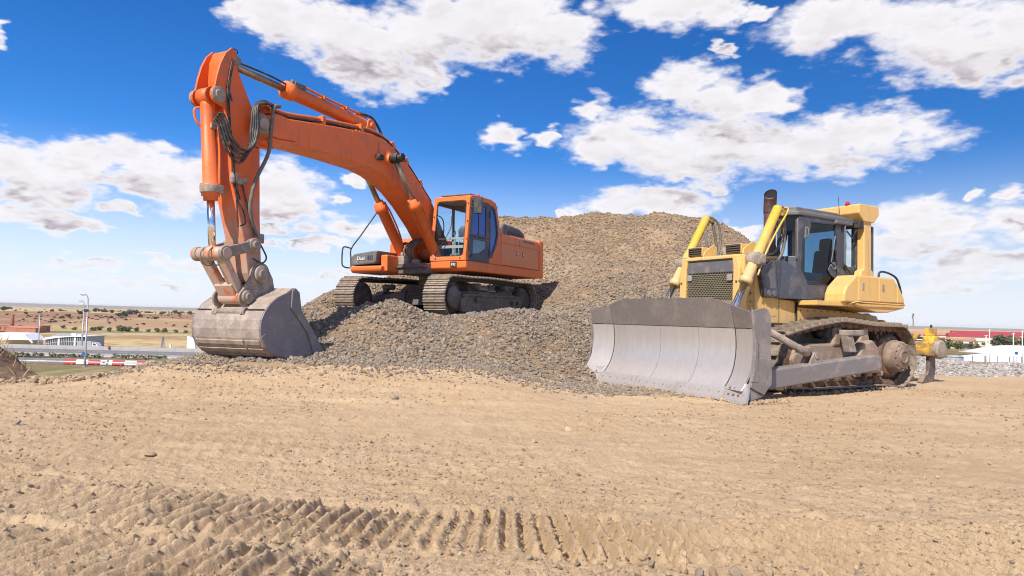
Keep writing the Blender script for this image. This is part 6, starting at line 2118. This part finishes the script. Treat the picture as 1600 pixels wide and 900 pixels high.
# lift cylinders
for s_ in (-1, 1):
    top_ = Vector((1.25, s_*.90, 3.51)); tr_ = Vector((1.90, s_*.90, 2.455)); d_ = (tr_-top_).normalized()
    ln_ = (tr_-top_).length
    b = MB().rev(top_, d_, [(0, .076), (.02, .089), (ln_-.30, .089), (ln_-.28, .098), (ln_+.40, .098), (ln_+.42, .12), (ln_+.52, .12), (ln_+.53, .08)], 24)
    lc = b.build('lift_cylinder', 'yellow_bright', DZ)
    MB().rev(top_, d_, [(ln_+.45, .062), (ln_+2.05, .062)], 18).build('piston_rod', 'chrome', lc)
    b = MB().rev(tr_-Vector((0, .20, 0)), (0, 1, 0), [(0, .07), (.03, .10), (.10, .10), (.11, .15), (.29, .15), (.30, .10), (.37, .10), (.40, .07)], 20)
    b.box(tr_+Vector((0, -s_*.16, 0)), (.26, .10, .26)); b.box(tr_+Vector((0, s_*.14, 0)), (.20, .08, .20))
    b.build('trunnion_yoke', 'mud_steel', lc, .02)
    MB().prism([(1.72, 2.20), (2.08, 2.20), (2.08, 2.56), (1.75, 2.56)], s_*.66, s_*.80).build('cylinder_bracket', 'yellow_top', DZ, .02)
    b = MB().tube([top_+Vector((-.10, s_*.06, .0)), top_+Vector((-.16, s_*.10, -.06)), top_+d_*.5+Vector((-.12, s_*.08, -.06)), tr_+Vector((-.16, s_*.10, .1)), tr_+d_*.35+Vector((-.12, s_*.12, 0))], .018, 8)
    b.build('cylinder_pipe', 'yellow_bright', lc)
    b = MB()
    b.tube([top_+Vector((-.08, s_*.0, .02)), top_+Vector((-.16, 0, -.02)), top_+Vector((-.2, -s_*.02, -.25)), top_+Vector((-.26, -s_*.06, -.70)), top_+Vector((-.12, -s_*.10, -1.0)), top_+Vector((.28, -s_*.12, -1.05))], .030, 8)
    b.tube([top_+Vector((-.12, -s_*.05, .02)), top_+Vector((-.26, -s_*.1, -.15)), top_+Vector((-.30, -s_*.12, -.55)), top_+Vector((-.10, -s_*.18, -.86)), top_+Vector((.25, -s_*.16, -.90))], .024, 8)
    b.build('hydraulic_hose', 'hose_dusty', lc)
    b = MB().box(top_+Vector((-.12, 0, -.06)), (.12, .12, .08)).box(top_+d_*.16+Vector((-.12, s_*.05, 0)), (.08, .10, .06))
    b.build('pipe_union', 'yellow_muddy', lc, .01)

# grey side cover in front of the cab
cov_ = [(1.66, 2.36), (1.70, 2.25), (1.58, 1.79), (1.50, 1.755), (.27, 1.755), (.62, 2.36), (1.02, 2.54), (1.24, 2.50)]
for s_ in (-1, 1):
    b = MB().prism([(1.26, 2.49), (1.64, 2.36), (1.68, 2.25), (1.56, 1.80), (1.49, 1.77), (1.16, 1.77)], s_*.70, s_*.865)
    sc_ = b.build('side_cover', 'navy_panel', DZ, .015)
    MB().add([(1.14, s_*.87, 1.765), (1.24, s_*.87, 2.49), (1.00, s_*.80, 2.55), (.60, s_*.905, 2.34), (.22, s_*.96, 1.765), (1.14, s_*.60, 1.765), (1.24, s_*.60, 2.49), (1.0, s_*.6, 2.55), (.6, s_*.6, 2.34), (.22, s_*.60, 1.765)],
             [(0, 1, 2), (0, 2, 3), (0, 3, 4), (5, 7, 6), (5, 8, 7), (5, 9, 8), (0, 5, 6, 1), (1, 6, 7, 2), (2, 7, 8, 3), (3, 8, 9, 4), (4, 9, 5, 0)]).build('side_cover', 'navy_panel', DZ, .01)
    for xx in (1.45, 1.30):
        MB().cyl((xx, s_*.86, 1.85), (xx, s_*.885, 1.85), .055, n=14).build('cover_port', 'grey_cover', sc_, .004)
    MB().prism([(1.52, 1.95), (1.60, 2.2), (1.30, 2.35), (1.24, 1.95)], s_*.862, s_*.868).build('cover_inset', 'grey_cover', sc_, .002)

# ---- cab: a wedge fronted cabin, door on the left
b = MB()
b.prism([(.55, 1.76), (.55, 1.80), (-.88, 1.84), (-1.40, 1.84), (-1.40, 1.70), (.55, 1.70)], -.80, .86)
cabin = b.build('cab', 'navy_panel', DZ, .015)
do = [(.60, 2.36), (.58, 3.40), (.30, 3.44), (-.40, 3.46), (-.80, 3.46), (-.80, 2.0), (-.78, 1.80), (.22, 1.80)]
di = [(.50, 2.36), (.46, 2.96), (.27, 3.08), (.20, 3.33), (-.62, 3.35), (-.66, 2.62), (-.66, 2.08), (.30, 2.08)]
dr_ = MB().ring(do, di, .82, .87).build('cab_door', 'navy_panel', cabin, .012)
MB().prism(di, .842, .848).build('door_window', 'teal_glass', dr_)
dq = [(u*.965-.004, 2.7+(v-2.7)*.975) for u, v in di]
MB().ring(di, dq, .848, .874).build('window_seal', 'black_part', dr_)
b = MB().prism([(.36, 2.98), (.42, 2.98), (.40, 3.22), (.34, 3.22)], .87, .90)
b.tube([(.38, .90, 3.0), (.37, .93, 3.05), (.36, .93, 3.15), (.36, .90, 3.2)], .014)
b.build('door_handle', 'grey_cover', dr_, .006)
b = MB().tube([(-.45, .88, 2.55), (-.52, .88, 2.85), (-.58, .88, 3.10)], .012).tube([(-.50, .88, 2.55), (-.58, .90, 2.47), (-.52, .88, 2.42), (-.44, .88, 2.50)], .016)
b.build('door_catch', 'grey_cover', dr_)
b = MB().prism([(-.62, 2.10), (-.62, 2.58), (-.45, 2.52), (-.36, 2.40), (-.44, 2.30), (-.60, 2.22)], .85, .872)
b.build('door_pocket', 'navy_panel', dr_, .008)
ro = [(-.84, 3.46), (-.84, 2.42), (-.84, 1.84), (-1.44, 1.84), (-1.44, 2.35), (-1.44, 3.46)]
ri = [(-.94, 3.40), (-.94, 2.60), (-.98, 2.50), (-1.34, 2.52), (-1.36, 2.58), (-1.36, 3.40)]
rq = MB().ring(ro, ri, .80, .85).build('rear_quarter', 'navy_panel', cabin, .012)
MB().prism(ri, .82, .826).build('quarter_window', 'windscreen', rq)
MB().tube([(-.90, .88, 3.44), (-.88, .90, 3.30), (-.88, .90, 2.60), (-.92, .88, 2.48), (-1.05, .87, 2.45)], .022).build('window_rail', 'grey_cover', rq)
b = MB().bar((-1.0, .86, 3.25), (-1.34, .86, 3.02), .02, .02).span(-.985, -1.01, .835, .85, 2.86, 3.0)
b.build('window_latch', 'black_part', rq)


def wall_map(p0, p1, lean=0.0):
    a0, a1 = Vector((p0[0], p0[1], 0)), Vector((p1[0], p1[1], 0))
    t_ = (a1-a0).normalized(); nrm = Vector((t_.y, -t_.x, 0))
    if nrm.dot((a0+a1)/2-Vector((-.4, 0, 0))) < 0:
        nrm = -nrm
    return lambda u, v, w_: tuple(a0.lerp(a1, u)+nrm*(w_-lean*(v-2.4))+Vector((0, 0, v)))


PLAN = [(.58, .86), (.82, .55), (.62, .18), (-.70, -.78), (-1.42, -.84), (-1.42, .86)]
for i, (nm, mg, z0, zi) in enumerate((('corner_frame', .14, 2.36, 2.62), ('front_frame', .14, 2.36, 2.62), ('side_frame', .06, 2.0, 2.50), ('far_quarter', .10, 1.84, 2.45), ('rear_frame', .08, 1.84, 2.40))):
    mp = wall_map(PLAN[i], PLAN[i+1], .05 if i < 2 else 0)
    fr_ = MB().ring([(0, z0), (1, z0), (1, 3.44), (0, 3.44)], [(mg, zi), (1-mg, zi), (1-mg, 3.34), (mg, 3.34)], -.05, 0, mp).build(nm, 'navy_panel', cabin, .012)
    MB().prism([(mg, zi), (1-mg, zi), (1-mg, 3.34), (mg, 3.34)], -.03, -.024, mp).build('corner_window' if i == 0 else 'cab_window', 'windscreen', fr_)
    if i == 0:
        MB().tube([mp(.05, 3.36, .03), mp(.05, 3.1, .04), mp(.05, 2.7, .04), mp(.08, 2.55, .02)], .018).build('grab_rail', 'grey_cover', fr_)
    if i < 2:
        b = MB().tube([mp(.75, 3.40, .03), mp(.55, 3.0, .03), mp(.85, 2.66, .03)], .012).tube([mp(.95, 3.40, .03), mp(.80, 2.95, .03)], .012)
        b.build('wiper', 'black_part', fr_)
b = MB().prism([(x_*1.03+(.02 if x_ > 0 else -.0), y_*1.04) for x_, y_ in PLAN], 3.43, 3.51, lambda u, v, w_: (u, v, w_))
b.prism([(x_*.9, y_*.9) for x_, y_ in PLAN], 3.505, 3.56, lambda u, v, w_: (u, v, w_))
b.prism([(x_*.7-.1, y_*.72) for x_, y_ in PLAN], 3.555, 3.66, lambda u, v, w_: (u, v, w_))
b.build('cab_roof', 'grey_cover', cabin, .02)
b = MB().span(-1.12, -.55, .80, .93, 3.36, 3.44).span(.66, .84, .42, .60, 3.49, 3.56)
b.build('roof_trim', 'grey_cover', cabin, .015)
wl = MB().box((-1.20, 1.0, 3.38), (.16, .14, .15)).build('work_lamp', 'black_part', cabin, .02)
MB().box((-1.29, 1.0, 3.38), (.02, .12, .12)).build('lamp_lens', 'lamp_lens', wl, .008)
b = MB()
b.span(-1.10, -.50, .06, .60, 2.06, 2.26)
b.prism([(-1.12, 2.2), (-.86, 2.2), (-.98, 2.88), (-1.16, 2.90)], .10, .56)
b.prism([(-1.15, 2.88), (-.98, 2.88), (-1.02, 3.14), (-1.14, 3.14)], .20, .46)
b.span(-1.0, -.60, .56, .66, 2.30, 2.40)
b.build('seat', 'seat_cloth', cabin, .05)
b = MB()
b.span(-.5, .15, .44, .66, 1.86, 2.34).span(-.6, .0, -.5, -.3, 1.86, 2.34)
b.rev((.12, .55, 2.34), (0, 0, 1), [(0, .02), (.12, .02), (.14, .035), (.22, .03)], 10)
b.span(.36, .60, .1, .62, 1.8, 2.44)
b.span(-1.36, .50, -.70, .80, 1.79, 1.86)
b.build('console', 'cab_inner', cabin, .03)
b = MB().span(-.25, .30, .58, .80, 1.87, 2.16).span(.05, .35, .40, .7, 1.87, 2.02)
b.build('dust_heap', 'cab_pale', cabin, .08)
b = MB().tube([(-.83, .90, 2.55), (-.95, .96, 2.40), (-1.0, 1.0, 2.15), (-.92, .98, 1.95), (-.78, .93, 1.86), (-.5, .92, 1.83)], .022, 8)
b.build('drain_hose', 'hose_rubber', cabin)

# rollover bar
b = MB()
for y0, y1 in ((.88, 1.04), (-.70, -.54)):
    b.prism([(-1.33, 3.50), (-1.59, 3.50), (-1.59, 2.46), (-1.66, 2.42), (-1.72, 2.28), (-1.18, 2.28), (-1.24, 2.42), (-1.33, 2.46)], y0, y1)
bar_ = b.build('rollover_post', 'yellow_top', DZ, .02)
b = MB()
hp_ = [(-1.08, 3.62), (-1.08, 3.79), (-1.11, 3.815), (-1.77, 3.815), (-1.80, 3.79), (-1.80, 3.62), (-1.62, 3.45), (-1.27, 3.45)]
b.prism(hp_, -.72, 1.08)
b.build('rollover_beam', 'yellow_top', bar_, .03)
b = MB().rev((-1.12, .80, 3.82), (0, 0, 1), [(0, .055), (.015, .055), (.02, .045), (.055, .04), (.07, .015)], 14)
b.build('beacon', 'red_lens', bar_)
MB().tube([(-.95, .72, 3.52), (-.94, .72, 3.80), (-.92, .72, 3.98)], .006, 6).build('aerial', 'black_part', cabin)
MB().span(-1.70, -1.78, .80, .98, 2.30, 3.40).build('post_cover', 'navy_panel', bar_, .02)

# platform, tank and rear
b = MB()
b.span(.56, -.66, .84, 1.25, 1.655, 1.745).span(.56, -.66, -1.25, -.84, 1.655, 1.745)
b.build('platform', 'yellow_paint', DZ, .012)
b = MB()
b.prism([(-.20, 1.74), (-.22, 1.90), (-.30, 2.05), (-.62, 2.29), (-1.90, 2.29), (-2.10, 2.14), (-2.34, 1.86), (-2.34, 1.74)], .88, 1.32)
b.prism([(-.20, 1.74), (-.22, 1.90), (-.30, 2.05), (-.62, 2.29), (-1.90, 2.29), (-2.10, 2.14), (-2.34, 1.86), (-2.34, 1.74)], -1.32, -.88)
b.prism([(-1.38, 1.74), (-1.40, 2.27), (-1.90, 2.27), (-2.10, 2.12), (-2.34, 1.84), (-2.34, 1.74)], -.885, .885)
tank_ = b.build('fuel_tank', 'yellow_top', DZ, .03)
for (x0, x1, p_) in ((-.68, -1.365, None), (-1.385, -2.03, None)):
    MB().prism([(x0, 1.78), (x0, 2.255), (x1, 2.255) if x1 > -1.9 else (-1.88, 2.255), (x1, 2.255-.0) if x1 > -1.9 else (x1, 2.12), (x1, 1.78)], 1.315, 1.334).build('tank_door', 'yellow_top', tank_, .008)
    MB().span(x0-.10, x0-.17, 1.332, 1.345, 2.0, 2.14).build('door_latch', 'mud_steel', tank_, .005)
MB().prism([(-2.05, 1.78), (-2.05, 2.10), (-2.12, 2.08), (-2.30, 1.85), (-2.30, 1.78)], 1.315, 1.334).build('tank_door', 'yellow_top', tank_, .008)
b = MB()
b.prism([(-.62, 1.735), (-2.36, 1.735), (-2.36, 1.665), (-1.75, 1.56), (-1.35, 1.56), (-.66, 1.66)], -1.30, 1.30)
b.build('fender', 'yellow_paint', DZ, .015)
b = MB().tube([(-.40, 1.26, 1.70), (-.62, 1.34, 1.755), (-.85, 1.35, 1.745), (-1.5, 1.345, 1.74), (-2.3, 1.345, 1.735)], .014, 6)
b.build('fender_pipe', 'yellow_top', DZ)
b = MB().tube([(-1.58, 1.2, 2.28), (-1.60, 1.2, 2.38), (-1.70, 1.2, 2.42), (-1.95, 1.2, 2.40), (-2.22, 1.2, 2.32), (-2.34, 1.2, 2.18), (-2.42, 1.2, 1.98), (-2.36, 1.2, 1.86)], .022, 8)
b.build('handrail', 'black_part', DZ)
b = MB()
b.prism([(-1.5, 1.58), (-2.45, 1.50), (-2.62, 1.2), (-2.62, .55), (-2.1, .45), (-1.5, .5)], -.66, .66)
b.build('rear_case', 'yellow_paint', DZ, .03)

# ---- ripper
b = MB()
for s_ in (-1, 1):
    b.bar((-2.55, s_*.62, .72), (-4.2, s_*.72, .70), .14, .20, (0, 1, 0))
    b.bar((-2.55, s_*.50, 1.22), (-4.15, s_*.55, 1.05), .14, .16, (0, 1, 0))
    b.rev((-2.6, s_*.6-.12, 1.28), (0, 1, 0), [(0, .14), (.24, .14)], 16)
    b.rev((-2.62, s_*.6-.12, .72), (0, 1, 0), [(0, .15), (.24, .15)], 16)
rip = b.build('ripper_linkage', 'yellow_muddy', DZ, .02)
b = MB().span(-4.08, -4.42, -1.15, 1.02, .62, .95)
b.build('ripper_beam', 'yellow_muddy', rip, .02)
MB().rev((-4.28, .98, .78), (0, 1, 0), [(0, .22), (.10, .22), (.12, .20), (.13, .18)], 26).build('beam_end', 'mud_steel', rip, .006)
for yy in (.82, 0, -.82):
    b = MB().prism([(-4.16, .60), (-4.20, .98), (-4.24, 1.08), (-4.46, 1.08), (-4.52, .98), (-4.50, .60)], yy-.13, yy+.13)
    sk = b.build('shank_socket', 'yellow_muddy', rip, .015)
    MB().span(-4.24, -4.46, yy-.08, yy+.08, 1.08, 1.26).build('shank_head', 'yellow_muddy', sk, .01)
    MB().tube([(-4.36, yy, 1.24), (-4.36, yy, 1.34)], .025, 8).build('shank_pin', 'black_part', sk)
    b = MB().prism([(-4.20, .62), (-4.46, .62), (-4.48, .30), (-4.40, .05), (-4.20, -.05), (-3.98, -.06), (-3.90, .02), (-4.06, .10), (-4.18, .26)], yy-.04, yy+.04)
    b.build('shank', 'frame_steel', sk, .012)
    MB().prism([(-4.10, .16), (-4.02, .20), (-3.86, .02), (-3.92, -.07), (-4.22, -.05)], yy-.06, yy+.06).build('ripper_tooth', 'frame_steel', sk, .01)
b = MB().tube([(-3.30, .98, 1.30), (-3.30, .98, 1.45), (-3.27, .98, 1.52), (-3.30, .98, 1.58), (-3.33, .98, 1.52)], .014, 6)
for s_ in (-1, 1):
    b.bar((-2.5, s_*.35, 1.5), (-3.6, s_*.40, 1.05), .13, .13, (0, 1, 0))
b.build('ripper_cylinder', 'mud_steel', rip, .01)

# ---- no piece sits deeper than thing > part > sub-part
for o in list(COL.objects):
    if o.name.split('.')[0] in ('cab_door', 'rear_quarter', 'corner_frame', 'front_frame', 'side_frame', 'far_quarter', 'rear_frame', 'work_lamp', 'shank_socket') and o.children and o.parent and o.parent.parent:
        o.parent = o.parent.parent
for o in list(COL.objects):
    while o.parent and o.parent.parent and o.parent.parent.parent:
        o.matrix_local = o.parent.matrix_local @ o.matrix_local
        o.parent = o.parent.parent

# ================================================================ air
hz = MB().span(-8600, 8600, -8600, 8600, -22, 24).build('haze', 'white_paint')
hz.data.materials.clear()
hm = bpy.data.materials.new('haze'); hm.use_nodes = True
for n in list(hm.node_tree.nodes):
    hm.node_tree.nodes.remove(n)
ho = hm.node_tree.nodes.new('ShaderNodeOutputMaterial'); hv = hm.node_tree.nodes.new('ShaderNodeVolumePrincipled')
hv.inputs['Color'].default_value = (.95, .975, 1.0, 1); hv.inputs['Density'].default_value = 8e-5
hv.inputs['Anisotropy'].default_value = 0.0
hm.node_tree.links.new(hv.outputs[0], ho.inputs['Volume'])
hz.data.materials.append(hm)
tag(hz, kind='stuff')
